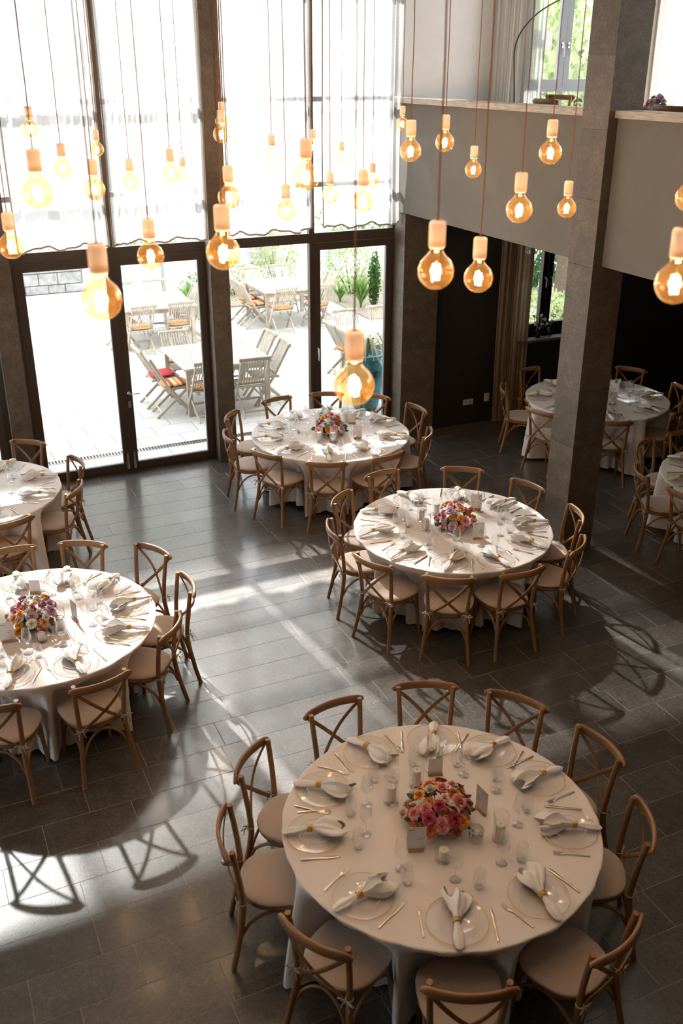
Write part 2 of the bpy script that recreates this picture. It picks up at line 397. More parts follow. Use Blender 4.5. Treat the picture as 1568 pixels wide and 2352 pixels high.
def obj(name, me, m=None, parent=None, loc=None, rotz=None):
    if m is not None and not me.materials: me.materials.append(m)
    o = bpy.data.objects.new(name, me); COL.objects.link(o)
    if parent is not None: o.parent = parent
    if loc is not None: o.location = loc
    if rotz is not None: o.rotation_euler = (0, 0, rotz)
    return o
def tag(o, label=None, cat=None, group=None, kind=None):
    if label: o['label'] = label
    if cat: o['category'] = cat
    if group: o['group'] = group
    if kind: o['kind'] = kind
    return o
def empty(name, loc=(0, 0, 0), rotz=0.0):
    o = bpy.data.objects.new(name, None); COL.objects.link(o)
    o.empty_display_size = 0.1
    o.location = loc; o.rotation_euler = (0, 0, rotz)
    return o
KIDS = {}
def dup(o, parent=None):
    c = o.copy(); COL.objects.link(c); c.parent = parent
    for ch in KIDS.get(o.name) or [x for x in o.children]:
        dup(ch, c)
    return c
_proto_used = set()
def place(proto, loc, rotz, label, group=None):
    if proto.name not in _proto_used:
        _proto_used.add(proto.name); o = proto
        KIDS[proto.name] = list(proto.children)
    else:
        o = dup(proto)
    o.location = loc; o.rotation_euler = (0, 0, rotz)
    o['label'] = label
    if group: o['group'] = group
    return o
def RX(a): return Matrix.Rotation(a, 4, 'X')
def RZ(a): return Matrix.Rotation(a, 4, 'Z')
def RY(a): return Matrix.Rotation(a, 4, 'Y')
def TR(*p): return Matrix.Translation(p)
def in_view(x, y, z, pad=30):
    d = Vector((x, y, z)) - CAM
    zc = d.dot(_fwd)
    if zc < 0.1: return None
    px = 784 + F_PX * d.dot(_r) / zc; py = 1176 - F_PX * d.dot(_u2) / zc
    return (px, py, zc) if -pad < px < 1568 + pad and -pad < py < 2352 + pad else None

# ------------------------------------------------------------------ the room
YW = 11.785           # inner face of the window frames
ZC = 7.3              # ceiling
ZG = 5.85             # head of the tall glazing
def struct(name, mb, m, label, cat='wall'):
    return tag(mb.build(name, m), label, cat, kind='structure')

# floor: pale grout bed with dark stone tiles in rows of random lengths
fl = struct('floor', MB().box(-5.2, 12.7, -3.2, 12.0, -0.12, -0.0016), GROUT, 'dark polished stone tile floor of the hall', 'floor')
rowp = 0.3123
tiles = []
TJ = 0.0022
k = -1
while 11.555 - rowp * k > -3.0:
    ytop = 11.555 - rowp * k
    if k == -1: ytop = 11.79
    y1 = ytop - TJ; y0 = 11.555 - rowp * (k + 1) + TJ
    rs = random.Random(100 + k)
    x = -5.1 - rs.random() * 0.8
    while x < 12.6:
        ln = rs.choice((0.80, 0.80, 0.62, 0.62, 0.45))
        xa, xb = max(x, -5.1), min(x + ln, 12.55)
        if xb - xa > 0.06: tiles.append((xa + TJ, xb - TJ, y0, y1))
        x += ln
    k += 1
vis = []
for t in tiles:
    q = in_view((t[0] + t[1]) / 2, (t[2] + t[3]) / 2, 0, 60)
    vis.append((1.0 / q[2] ** 2 * (t[1] - t[0]) if q else 0.0, t))
vis.sort(key=lambda e: -e[0])
tile_cache = {}
rest = MB()
for i, (sc_, t) in enumerate(vis):
    if i < 300 and sc_ > 0:
        key = (round(t[1] - t[0], 4), round(t[3] - t[2], 4))
        if key not in tile_cache:
            me = MB().cbox(-key[0] / 2, key[0] / 2, -key[1] / 2, key[1] / 2, -0.0015, 0.0, 0.0008).mesh('floor_tile'); me.materials.append(FLOOR); tile_cache[key] = me
        obj('tile', tile_cache[key], None, fl, ((t[0] + t[1]) / 2, (t[2] + t[3]) / 2, random.uniform(-0.0003, 0.0003)))
    else:
        rest.cbox(t[0], t[1], t[2], t[3], -0.0015, 0.0, 0.0008)
tag(rest.build('tile_field', FLOOR, fl), kind='stuff')
struct('ceiling', MB().box(-5.2, 12.7, -3.2, 12.2, ZC, ZC + 0.2), CEIL, 'pale ceiling above the hall', 'ceiling')
struct('wall_side', MB().box(-5.3, -5.1, -3.2, 12.2, 2.9, ZC).box(-5.3, -5.1, -3.2, 12.2, 0, 0.2).box(-5.3, -5.1, -3.2, 4.6, 0.2, 2.9).box(-5.3, -5.1, 8.6, 12.2, 0.2, 2.9), GREYW, 'taupe side wall of the hall')
sw = empty('window_8'); tag(sw, 'side window of the hall outside the picture', 'window', kind='structure')
for ya_, yb_ in ((4.6, 6.6), (6.6, 8.6)):
    fr_ = MB().box(-5.24, -5.16, ya_, ya_ + 0.07, 0.2, 2.9).box(-5.24, -5.16, yb_ - 0.07, yb_, 0.2, 2.9).box(-5.24, -5.16, ya_ + 0.07, yb_ - 0.07, 0.2, 0.28).box(-5.24, -5.16, ya_ + 0.07, yb_ - 0.07, 2.82, 2.9).build('frame', FRAME, sw)
    MB().box(-5.202, -5.198, ya_ + 0.07, yb_ - 0.07, 0.28, 2.82).build('pane', PANE, fr_)
struct('wall_rear', MB().box(-5.2, 12.7, -3.3, -3.1, 0, ZC), GREYW, 'taupe rear wall behind the gallery')
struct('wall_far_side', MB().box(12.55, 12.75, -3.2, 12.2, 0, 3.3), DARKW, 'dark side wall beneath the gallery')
struct('wall_far_side', MB().box(12.55, 12.75, -3.2, 12.2, 3.3, 4.2).box(12.55, 12.75, -3.2, 12.2, 6.9, ZC).box(12.55, 12.75, -3.2, 2.0, 4.2, 6.9).box(12.55, 12.75, 10.9, 12.2, 4.2, 6.9).box(12.55, 12.75, 6.2, 6.7, 4.2, 6.9), WHITEW, 'white side wall of the upper gallery room')

def wall_hole(x0, x1, z0, z1, hx0, hx1, hz0, hz1, y0, y1):
    m = MB()
    m.box(x0, hx0, y0, y1, z0, z1).box(hx1, x1, y0, y1, z0, z1).box(hx0, hx1, y0, y1, z0, hz0).box(hx0, hx1, y0, y1, hz1, z1)
    return m
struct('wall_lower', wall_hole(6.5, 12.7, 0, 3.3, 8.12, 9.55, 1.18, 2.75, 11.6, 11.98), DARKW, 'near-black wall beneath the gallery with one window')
up = MB()
up.box(6.2, 8.02, 11.8, 12.1, 3.3, ZC).box(8.02, 9.72, 11.8, 12.1, 3.3, 3.95).box(8.02, 9.72, 11.8, 12.1, 6.9, ZC).box(9.72, 10.18, 11.8, 12.1, 3.3, ZC).box(10.18, 12.0, 11.8, 12.1, 3.3, 3.95).box(10.18, 12.0, 11.8, 12.1, 6.9, ZC).box(12.0, 12.7, 11.8, 12.1, 3.3, ZC)
struct('wall_upper', up, WHITEW, 'white wall of the upper gallery room')
tag(MB().box(10.03, 10.17, 11.72, 11.8, 3.6, 7.0).build('trim_1', mat('beige_trim', (0.50, 0.42, 0.33), 0.6)), 'beige vertical trim on the upper gallery wall', 'trim', kind='structure')
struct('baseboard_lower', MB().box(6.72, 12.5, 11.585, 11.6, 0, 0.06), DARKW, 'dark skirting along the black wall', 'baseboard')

# gallery: slab, parapet, coping
struct('gallery_slab', MB().box(6.3, 12.6, -3.1, 11.8, 3.08, 3.58), WHITEW, 'gallery floor slab above the dark dining area', 'floor')
struct('balcony_slab', MB().box(-5.1, 6.3, -3.1, -0.45, 3.08, 3.58), WHITEW, 'balcony slab at the rear of the hall', 'floor')
struct('wall_gallery', MB().box(6.16, 6.3, 7.89, 11.8, 3.06, 4.37), GREYW, 'smooth taupe gallery parapet between window wall and pillar', 'parapet')
struct('wall_gallery', MB().box(6.16, 6.3, -3.1, 7.51, 3.06, 4.37), GREYW, 'smooth taupe gallery parapet running off past the pillar', 'parapet')
for i, (a, b) in enumerate(((7.895, 11.8), (-3.1, 7.505))):
    r = empty('trim_coping', (0, 0, 0)); tag(r, ('travertine coping on parapet towards the window wall', 'travertine coping on parapet in front of upstairs glasses')[i], 'coping', kind='structure')
    y = b
    while y > a + 0.05:
        y2 = max(a, y - 1.22)
        MB().cbox(6.115, 6.36, y2 + 0.0012, y - 0.0012, 4.37, 4.435, 0.004).build('coping_slab', TRAV, r)
        y = y2

# stone clad pillars
def clad(name, x0, x1, y0, y1, z1, faces, label, cat='pillar', course=0.61, z0=0.0, off=0.0):
    r = MB().box(x0 + 0.008, x1 - 0.008, y0 + 0.008, y1 - 0.008, z0, z1).build(name, PGROUT)
    tag(r, label, cat, kind='structure')
    J = 0.0012
    z = z0 - off
    while z < z1:
        za, zb = max(z, z0) + J, min(z + course, z1) - J
        z += course
        if zb - za < 0.02: continue
        zm = (za + zb) / 2; h = zb - za
        for fc in faces:
            if fc == '-x': m = MB().box(x0, x0 + 0.012, y0, y1, za, zb)
            if fc == '-y': m = MB().box(x0 + 0.0122, x1, y0, y0 + 0.012, za, zb)
            if fc == '+x': m = MB().box(x1 - 0.012, x1, y0 + 0.0122, y1, za, zb)
            if fc == '+y': m = MB().box(x0 + 0.0122, x1 - 0.0122, y1 - 0.012, y1, za, zb)
            m.build('stone_panel', PILLAR, r)
    return r
clad('pillar', 6.054, 6.425, 7.51, 7.89, ZC, ('-x', '-y', '+x', '+y'), 'free-standing square pillar clad in brown stone panels')
clad('pillar', 3.56, 3.795, 11.60, 11.95, ZC, ('-x', '-y', '+x'), 'slim brown stone pillar between the double doors and window')
clad('pillar', 1.0, 1.235, 11.60, 11.95, ZC, ('-x', '-y', '+x'), 'slim brown stone pillar cut by the picture edge')
clad('pillar', -1.6, -1.365, 11.60, 11.95, ZC, ('-x', '-y', '+x'), 'slim brown stone pillar outside the picture')
clad('pillar', 6.17, 6.70, 11.49, 11.98, 3.06, ('-x', '-y', '+x'), 'broad dark stone pier below the gallery corner')

# ------------------------------------------------------------------ window wall
def rect_frame(m, x0, x1, z0, z1, wd, y0, y1):
    m.box(x0, x0 + wd, y0, y1, z0, z1).box(x1 - wd, x1, y0, y1, z0, z1).box(x0 + wd, x1 - wd, y0, y1, z0, z0 + wd).box(x0 + wd, x1 - wd, y0, y1, z1 - wd, z1)
    return m
def leaf_set(root, x0, x1, z0, z1, wd, y0, y1, nm_='leaf_frame'):
    f = rect_frame(MB(), x0, x1, z0, z1, wd, y0, y1).build(nm_, FRAME, root)
    bead = rect_frame(MB(), x0 + wd, x1 - wd, z0 + wd, z1 - wd, 0.008, y0 + 0.012, y0 + 0.05).build('glazing_bead', GREYF, f)
    MB().box(x0 + wd, x1 - wd, y0 + 0.038, y0 + 0.042, z0 + wd, z1 - wd).build('pane', PANE, f)
    return f
def lever(m, x, y, z, dx):
    m.tube([(x, y, z), (x, y - 0.05, z)], 0.009, 8)
    m.tube([(x, y - 0.045, z), (x + dx * 0.03, y - 0.05, z), (x + dx * 0.13, y - 0.05, z)], 0.008, 8)
    return m
def bay(n, x0, x1, kind, label, xm):
    """one bay: lower glazing up to the transom, tall glazing above"""
    r = empty('%s_%d' % ('door' if kind == 'double' else 'window', n), ((x0 + x1) / 2, YW, 0)); tag(r, label, 'glass door' if kind == 'double' else 'window', kind='structure')
    r.location = (0, 0, 0)
    y0, y1 = YW + 0.005, YW + 0.085
    ZT = 2.72
    m = MB()
    m.box(x0, x0 + 0.055, y0, y1, 0, ZT + 0.12).box(x1 - 0.055, x1, y0, y1, 0, ZT + 0.12)
    m.box(x0, x0 + 0.028, y0, y1, ZT + 0.12, ZG).box(x1 - 0.028, x1, y0, y1, ZT + 0.12, ZG)
    m.box(x0 + 0.055, x1 - 0.055, y0, y1, ZT, ZT + 0.12)
    m.box(x0 + 0.055, x1 - 0.055, y0, y1, 0, 0.03)
    m.box(xm - 0.035, xm + 0.035, y0, y1, ZT + 0.12, ZG)
    m.box(x0 + 0.028, x1 - 0.028, y0, y1, ZG - 0.1, ZG)
    m.build('frame', FRAME, r)
    for zb in (3.43, 4.42):
        MB().box(x0 + 0.028, xm - 0.035, y0 + 0.01, y1 - 0.01, zb - 0.03, zb + 0.03).build('glazing_bar', GREYF, r)
        MB().box(xm + 0.035, x1 - 0.028, y0 + 0.01, y1 - 0.01, zb - 0.03, zb + 0.03).build('glazing_bar', GREYF, r)
    zs = [ZT + 0.12, 3.40, 4.39]
    zt = [3.40, 4.39, ZG - 0.1]
    for i in range(3):
        za = zs[0] if i == 0 else zs[i] + 0.06
        for (a, b) in ((x0 + 0.028, xm - 0.035), (xm + 0.035, x1 - 0.028)):
            MB().box(a, b, YW + 0.043, YW + 0.047, za, zt[i]).build('pane', PANE, r)
    ya = YW - 0.012
    if kind == 'double':
        a = leaf_set(r, x0 + 0.058, xm - 0.002, 0.035, ZT - 0.004, 0.085, ya, YW + 0.06)
        b = leaf_set(r, xm + 0.002, x1 - 0.058, 0.035, ZT - 0.004, 0.085, ya, YW + 0.06)
        hl = MB(); lever(hl, xm + 0.045, ya, 1.05, 1); hl.lathe([(0.0, 0), (0.026, 0), (0.026, 0.01), (0, 0.01)], 16, M=TR(xm + 0.045, ya, 1.05) @ RX(pi / 2))
        hl.build('door_handle', CHROME, b)
        MB().box(xm + 0.028, xm + 0.062, ya - 0.008, ya, 0.86, 0.95).build('lock_plate', CHROME, b)
        for xx, lf in ((xm - 0.045, a), (xm + 0.045, b)):
            MB().box(xx - 0.017, xx + 0.017, ya - 0.022, ya, 0.05, 0.17).box(xx - 0.012, xx + 0.012, ya - 0.018, ya, 0.175, 0.27).build('floor_bolt', CHROME, lf)
    else:
        m = MB(); m.box(xm - 0.035, xm + 0.035, y0, y1, 0.03, ZT).build('mullion', FRAME, r)
        MB().box(x0 + 0.055, xm - 0.035, YW + 0.043, YW + 0.047, 0.03, ZT).build('pane', PANE, r)
        b = leaf_set(r, xm + 0.02, x1 - 0.03, 0.035, ZT - 0.004, 0.085, ya, YW + 0.06)
        hl = MB(); hl.box(xm + 0.045, xm + 0.075, ya - 0.01, ya, 1.27, 1.36); hl.tube([(xm + 0.06, ya, 1.34), (xm + 0.06, ya - 0.045, 1.34), (xm + 0.06, ya - 0.05, 1.18)], 0.009, 8)
        hl.build('window_handle', CHROME, b)
    MB().box(x0, x1, 11.87, 12.0, -0.02, 0.012).build('threshold', GREYF, r)
    return r
bay(1, 1.235, 3.60, 'double', 'brown metal double glass doors below tall glazing', 2.418)
bay(2, 3.795, 6.17, 'single', 'brown metal window and door leaf behind the middle table', 4.985)
bay(3, -1.365, 1.0, 'double', 'brown metal glazing cut by the picture edge', -0.18)
struct('wall_front_side', MB().box(-5.2, -1.6, 11.72, 12.1, 0, ZG), GREYW, 'plaster wall beyond the last glazed bay')

struct('wall_front', MB().box(-5.2, 6.2, 11.72, 12.1, ZG, ZC), GREYW, 'plaster lintel above the tall glazing')
# upstairs casement and lower casement
def casement(n, x0, x1, z0, z1, xm, y, m_, label, low=None):
    r = empty('window_%d' % n); tag(r, label, 'window', kind='structure')
    rect_frame(MB(), x0, x1, z0, z1, 0.06, y, y + 0.07).build('frame', m_, r)
    zb = z0 + 0.06
    if low:
        MB().box(x0 + 0.06, x1 - 0.06, y, y + 0.07, low, low + 0.07).build('transom', m_, r)
        MB().box(xm - 0.03, xm + 0.03, y, y + 0.07, zb, low).build('mullion', m_, r)
        MB().box(x0 + 0.06, x1 - 0.06, y + 0.033, y + 0.037, zb, low).build('pane', PANE, r)
        zb = low + 0.07
    for (a, b, hx) in ((x0 + 0.06, xm - 0.006, xm - 0.05), (xm + 0.006, x1 - 0.06, xm + 0.05)):
        f = rect_frame(MB(), a, b, zb, z1 - 0.06, 0.085, y - 0.02, y + 0.055).build('sash', m_, r)
        MB().box(a + 0.085, b - 0.085, y + 0.02, y + 0.024, zb + 0.085, z1 - 0.145).build('pane', PANE, f)
        zh = zb + (0.75 if not low else 0.5)
        h = MB(); h.box(hx - 0.014, hx + 0.014, y - 0.03, y - 0.02, zh - 0.035, zh + 0.035); h.tube([(hx, y - 0.025, zh), (hx, y - 0.06, zh), (hx + 0.005, y - 0.065, zh - 0.02), (hx + 0.005, y - 0.065, zh - 0.14)], 0.008, 8)
        h.build('window_handle', CHROME, f)
    return r
casement(5, 8.02, 9.72, 3.95, 6.9, 8.70, 11.86, GREYF, 'grey casement window of the upper gallery room', low=4.47)
casement(6, 8.12, 9.55, 1.18, 2.75, 8.70, 11.80, BLACK, 'black casement window beneath the gallery')
tag(rect_frame(MB(), 10.18, 12.0, 3.95, 6.9, 0.08, 11.9, 11.97).build('window_7', GREYF), 'window behind the white upstairs curtain', 'window', kind='structure')
tag(MB().cbox(8.05, 9.62, 11.44, 11.80, 1.145, 1.18, 0.004).build('trim_window_sill', mat('sill_stone', (0.10, 0.095, 0.09), 0.4)), 'dark stone sill of the black casement window', 'window sill', kind='structure')
paper = MB().box(8.10, 8.46, 11.815, 11.817, 4.99, 5.21).build('paper_sheet', PAPER0); tag(paper, 'white paper sheet taped to the upstairs window', 'paper')
so = empty('power_socket', (7.345, 11.6, 0.33)); tag(so, 'double white power socket low on the black wall', 'socket')
MB().box(-0.082, 0.082, -0.012, 0.0, -0.04, 0.04).build('cover_plate', WHITEP, so)
for dx in (-0.04, 0.04):
    MB().lathe([(0.02, 0.0), (0.023, 0.004), (0.0205, 0.004), (0.0, -0.002)], 16, M=TR(dx, -0.012, 0) @ RX(pi / 2)).build('socket_well', mat('socket_grey%d' % (dx > 0), (0.35, 0.33, 0.3), 0.5), so)
ls = empty('light_switch', (7.66, 11.6, 0.36)); tag(ls, 'small white wall plate beside the brown curtain', 'switch')
MB().box(-0.04, 0.04, -0.012, 0, -0.06, 0.06).build('cover_plate', WHITEP, ls)
MB().box(-0.026, 0.026, -0.017, -0.012, -0.035, 0.035).build('rocker', WHITEP, ls)

# ------------------------------------------------------------------ curtains
def curtain(x0, x1, y, z0, z1, seed, m, label, amp=0.03, folds=9, edge=1.25, group=None, nu=150, nv=26, hem=True, flare=0.0):
    rs = random.Random(seed)
    ph = [rs.uniform(0, 6.28) for _ in range(6)]; hz = rs.uniform(0, 6.28)
    def fn(u, v):
        a = u / (nu - 1); t = v / (nv - 1)
        e = abs(2 * a - 1) ** 3
        am = amp * (0.35 + edge * e)
        s_ = sin(2 * pi * folds * (a + 0.12 * sin(2 * pi * a + ph[0])) + ph[1]) + 0.5 * sin(2 * pi * folds * 2.3 * a + ph[2] + t * 0.8) + 0.3 * sin(2 * pi * 3 * a + ph[3] + t * 1.5)
        z = z0 + (z1 - z0) * t
        if hem: z += (1 - t) ** 6 * 0.022 * (sin(2 * pi * 2.2 * a + hz) + 0.5 * sin(2 * pi * 5.1 * a + ph[4]))
        return (x0 + (x1 - x0) * a + 0.012 * sin(6 * t + ph[5]) * (1 - t) - flare * (a - 0.5) * t, y + am * s_ * (0.75 + 0.25 * t), z)
    r = empty('curtain', ((x0 + x1) / 2, y, z0)); tag(r, label, 'curtain', group)
    r.location = (0, 0, 0)
    b = MB().grid(fn, nu, nv); o = b.build('drape', m, r)
    hb = MB()
    pts = [fn(u, 0) for u in range(0, nu, 2)]
    hb.bar(pts, 0.022, 0.006).build('bottom_hem', HEM, r)
    for ui in (0, nu - 1):
        MB().bar([fn(ui, v) for v in range(nv)], 0.018, 0.005, side=(1, 0, 0)).build('side_hem', HEM, r)
    return r
HEM = fabric_sheer('linen_hem', (0.42, 0.36, 0.30), 0.02, 0.4)
gsh = 'sheer linen curtains over the tall glazing'
curtain(1.345, 2.365, 11.62, 2.90, 5.84, 1, SHEER, 'sheer white curtain panel next to the picture edge', 0.032, 7, group=gsh)
curtain(2.42, 3.555, 11.62, 2.905, 5.84, 2, SHEER, 'sheer white curtain panel above the double door handle side', 0.032, 8, group=gsh)
curtain(3.83, 4.92, 11.62, 2.915, 5.84, 3, SHEER, 'sheer white curtain panel just past the slim middle pillar', 0.032, 7, group=gsh)
curtain(5.085, 6.14, 11.62, 2.93, 5.84, 4, SHEER, 'sheer white curtain panel touching the gallery parapet', 0.032, 8, group=gsh)
curtain(-1.30, -0.21, 11.62, 2.90, 5.84, 5, SHEER, 'sheer white curtain panel outside the picture, second from pillar', 0.032, 7, group=gsh)
curtain(-0.15, 0.95, 11.62, 2.90, 5.84, 6, SHEER, 'sheer white curtain panel outside the picture, beside the pillar', 0.032, 7, group=gsh)
curtain(7.44, 7.95, 11.66, 3.6, 7.0, 11, LINENL, 'gathered beige linen curtain upstairs by the grey window', 0.05, 7, 0.6, hem=False, nu=110, nv=8)
curtain(7.93, 8.24, 11.68, 3.6, 7.0, 12, SHEER, 'sheer white curtain upstairs at the grey window edge', 0.035, 4, 0.5, hem=False, nu=70, nv=8)
curtain(10.08, 12.0, 11.70, 3.6, 7.0, 13, fabric_sheer('white_cotton', (0.74, 0.70, 0.66), 0.0, 0.03), 'white curtain upstairs behind the row of glasses', 0.03, 7, 0.3, hem=False, nu=90, nv=6)
curtain(7.70, 8.22, 11.48, 0.02, 3.05, 14, LINEN, 'gathered brown linen curtain beside the black casement window', 0.05, 6, 0.5, hem=False, nu=120, nv=10)

# ------------------------------------------------------------------ cross-back chairs
def superell(a, b, n, t):
    c, s_ = cos(t), sin(t)
    return (a * (abs(c) ** (2 / n)) * (1 if c >= 0 else -1), b * (abs(s_) ** (2 / n)) * (1 if s_ >= 0 else -1))
def make_chair():
    r = empty('cross_back_chair'); r['category'] = 'chair'
    # seat: bentwood ring and board
    n = 28
    def outline(a, b, z, taper=0.08):
        o = []
        for i in range(n):
            x, y = superell(a, b, 2.7, 2 * pi * i / n)
            o.append((x * (1 + taper * y / b), y, z))
        return o
    rings = [outline(0.200, 0.200, 0.418), outline(0.208, 0.208, 0.424), outline(0.208, 0.208, 0.450), outline(0.200, 0.200, 0.456)]
    m = MB(); vs = [p for q in rings for p in q]
    fs = [(i * n + j, i * n + (j + 1) % n, (i + 1) * n + (j + 1) % n, (i + 1) * n + j) for i in range(3) for j in range(n)]
    fs += [tuple(range(n))[::-1], tuple(3 * n + j for j in range(n))]
    m.add(vs, fs, True).build('seat', WOOD, r)
    rings = [outline(0.205, 0.205, 0.457), outline(0.218, 0.216, 0.463), outline(0.221, 0.219, 0.474), outline(0.213, 0.211, 0.485), outline(0.17, 0.17, 0.491), outline(0.08, 0.08, 0.493)]
    m = MB(); vs = [p for q in rings for p in q]
    fs = [(i * n + j, i * n + (j + 1) % n, (i + 1) * n + (j + 1) % n, (i + 1) * n + j) for i in range(5) for j in range(n)] + [tuple(5 * n + j for j in range(n))]
    m.add(vs, fs, True).build('cushion', CUSH, r)
    for s_ in (-1, 1):
        ctrl = [(0.212, -0.285, 0.0), (0.196, -0.255, 0.14), (0.178, -0.226, 0.30), (0.170, -0.212, 0.42), (0.170, -0.212, 0.50), (0.176, -0.222, 0.62), (0.184, -0.240, 0.76), (0.190, -0.256, 0.872)]
        MB().tube([(s_ * x, y, z) for x, y, z in ctrl], [0.0165, 0.0175, 0.019, 0.0195, 0.0185, 0.018, 0.0175, 0.017], 10).build('back_post', WOOD, r)
        MB().tube([(s_ * 0.162, 0.158, 0.43), (s_ * 0.170, 0.170, 0.25), (s_ * 0.184, 0.196, 0.0)], [0.0195, 0.018, 0.015], 10).build('leg', WOOD, r)
        # side bentwood arch
        MB().tube([(s_ * (0.180 + 0.004 * sin(pi * t)), -0.222 + 0.386 * t, 0.235 + 0.165 * sin(pi * t) ** 0.62) for t in [i / 10 for i in range(11)]], 0.0105, 8).build('arch_brace', WOOD, r)
    for yy, hw in ((-0.228, 0.166), (0.176, 0.160)):
        MB().tube([(hw * (2 * t - 1), yy + 0.028 * sin(pi * t) * (1 if yy < 0 else -1), 0.235 + 0.165 * sin(pi * t) ** 0.62) for t in [i / 12 for i in range(13)]], 0.0105, 8).build('arch_brace', WOOD, r)
    # curved top rail
    pts = []; ws = []
    for i in range(15):
        x = -0.226 + 0.452 * i / 14
        e = abs(x) / 0.226
        pts.append((x, -0.276 - 0.052 * (1 - e * e), 0.846)); ws.append(0.062 if i not in (0, 14) else 0.034)
    pts = [(-0.234, -0.272, 0.846)] + pts + [(0.234, -0.272, 0.846)]; ws = [0.012] + ws + [0.012]
    MB().bar(pts, ws, 0.022).build('top_rail', WOODR, r)
    # two crossing straps
    for q, s_ in enumerate((-1, 1)):
        pts = []
        for i in range(11):
            t = i / 10
            x = s_ * (0.196 - 0.335 * t)
            z = 0.828 - 0.365 * t
            y = -0.279 + 0.048 * t - (0.050 + 0.010 * q) * sin(pi * min(1, t * 1.05)) * (1 - 0.35 * t)
            pts.append((x, y, z))
        MB().bar(pts, 0.027, 0.009, side=(0.73 * s_, 0, -0.67)).build('cross_strap', WOOD, r)
    MB().lathe([(0.0, 0), (0.006, 0), (0.006, 0.004), (0, 0.005)], 10, M=TR(0.018, -0.318, 0.640) @ RX(pi / 2)).build('screw', BLACK, r)
    for s_ in (-1, 1):
        m = MB(); cx, cy_, cz = s_ * 0.171, -0.216, 0.468
        m.torus(0.0205, 0.004, 0, 14, 5, M=TR(cx, cy_, cz))
        for d, ln in ((-1, 0.05), (1, 0.055)):
            m.bar([(cx, cy_ - 0.02, cz), (cx + d * 0.025, cy_ - 0.035, cz + 0.018), (cx + d * ln, cy_ - 0.035, cz + 0.006), (cx + d * 0.025, cy_ - 0.030, cz - 0.006), (cx, cy_ - 0.022, cz)], 0.008, 0.003)
            m.bar([(cx, cy_ - 0.022, cz), (cx + d * 0.02, cy_ - 0.034, cz - 0.022), (cx + d * 0.026, cy_ - 0.036, cz - 0.055)], 0.008, 0.003)
        m.build('seat_tie', TIE, r)
    return r

HOURS = ['twelve', 'one', 'two', 'three', 'four', 'five', 'six', 'seven', 'eight', 'nine', 'ten', 'eleven']
def clock(dx, dy):
    """clock position on a table as the photograph shows it: twelve is away from the viewer"""
    a = atan2(dx * _r0.x + dy * _r0.y, dx * _f0.x + dy * _f0.y)
    h2 = int(round(a / (pi / 12))) % 24
    return ("%s o'clock" % HOURS[h2 // 2]) if h2 % 2 == 0 else ('half past %s' % HOURS[h2 // 2])

TABLES = [
    dict(c=(2.385, 3.80), r=0.925, name='front table', ch=[(2.211, 4.985), (2.914, 4.928), (3.409, 4.522), (3.63, 3.907), (3.40, 3.20), (2.715, 2.60), (1.899, 2.66), (1.33, 3.27), (1.169, 4.149), (1.517, 4.701)]),
    dict(c=(4.50, 7.25), r=0.945, name='table beside the square pillar', ch=[(4.394, 8.54), (5.233, 8.272), (5.63, 7.64), (5.655, 6.838), (5.248, 6.266), (4.495, 6.04), (3.851, 6.20), (3.38, 6.75), (3.34, 7.52), (3.70, 8.13)]),
    dict(c=(4.50, 10.13), r=0.945, name='table by the garden window', ch=[(4.273, 11.36), (4.96, 11.30), (5.50, 10.95), (5.78, 10.289), (5.45, 9.40), (4.69, 8.94), (3.97, 9.02), (3.44, 9.58), (3.25, 10.314), (3.53, 11.0)]),
    dict(c=(0.594, 7.083), r=0.92, name='table with the orange roses', ch=[(0.537, 8.292), (1.166, 8.159), (1.72, 7.787), (1.83, 7.039), (1.53, 6.44), (0.868, 5.90), (0.09, 5.94)], extra=[150, 187, 215]),
    dict(c=(0.354, 10.037), r=0.92, name='table by the double doors', ch=[(1.11, 11.06), (1.52, 10.195), (1.36, 9.46), (0.639, 8.88)], extra=[98]),
    dict(c=(8.292, 9.913), r=0.935, name='table behind the square pillar', ch=[(8.01, 11.14), (7.225, 10.562), (7.094, 9.532), (7.695, 8.812), (9.40, 10.54), (9.42, 9.56), (8.74, 8.82)], extra=[66]),
    dict(c=(8.04, 6.98), r=0.925, name='table cut by picture edge', ch=[(7.53, 8.10), (6.90, 7.43), (8.19, 8.20), (6.90, 6.75)]),
]
CHAIR = make_chair()
ZTAB = 0.76
for T in TABLES:
    T['seats'] = []
    cx, cy_ = T['c']
    seats = [(x, y) for x, y in T['ch']] + [(cx + 1.22 * cos(rad(a)), cy_ + 1.22 * sin(rad(a))) for a in T.get('extra', [])]
    for (x, y) in seats:
        dx, dy = x - cx, y - cy_; d = hypot(dx, dy); ux, uy = dx / d, dy / d
        th = atan2(uy, ux)
        T['seats'].append((th, d))
        rr = d - 0.30
        place(CHAIR, (cx + ux * rr, cy_ + uy * rr, 0.0005), th + pi / 2 + random.uniform(-0.05, 0.05), 'oak cross-back chair at %s of the %s' % (clock(ux, uy), T['name']), 'cross-back chairs around the round tables')

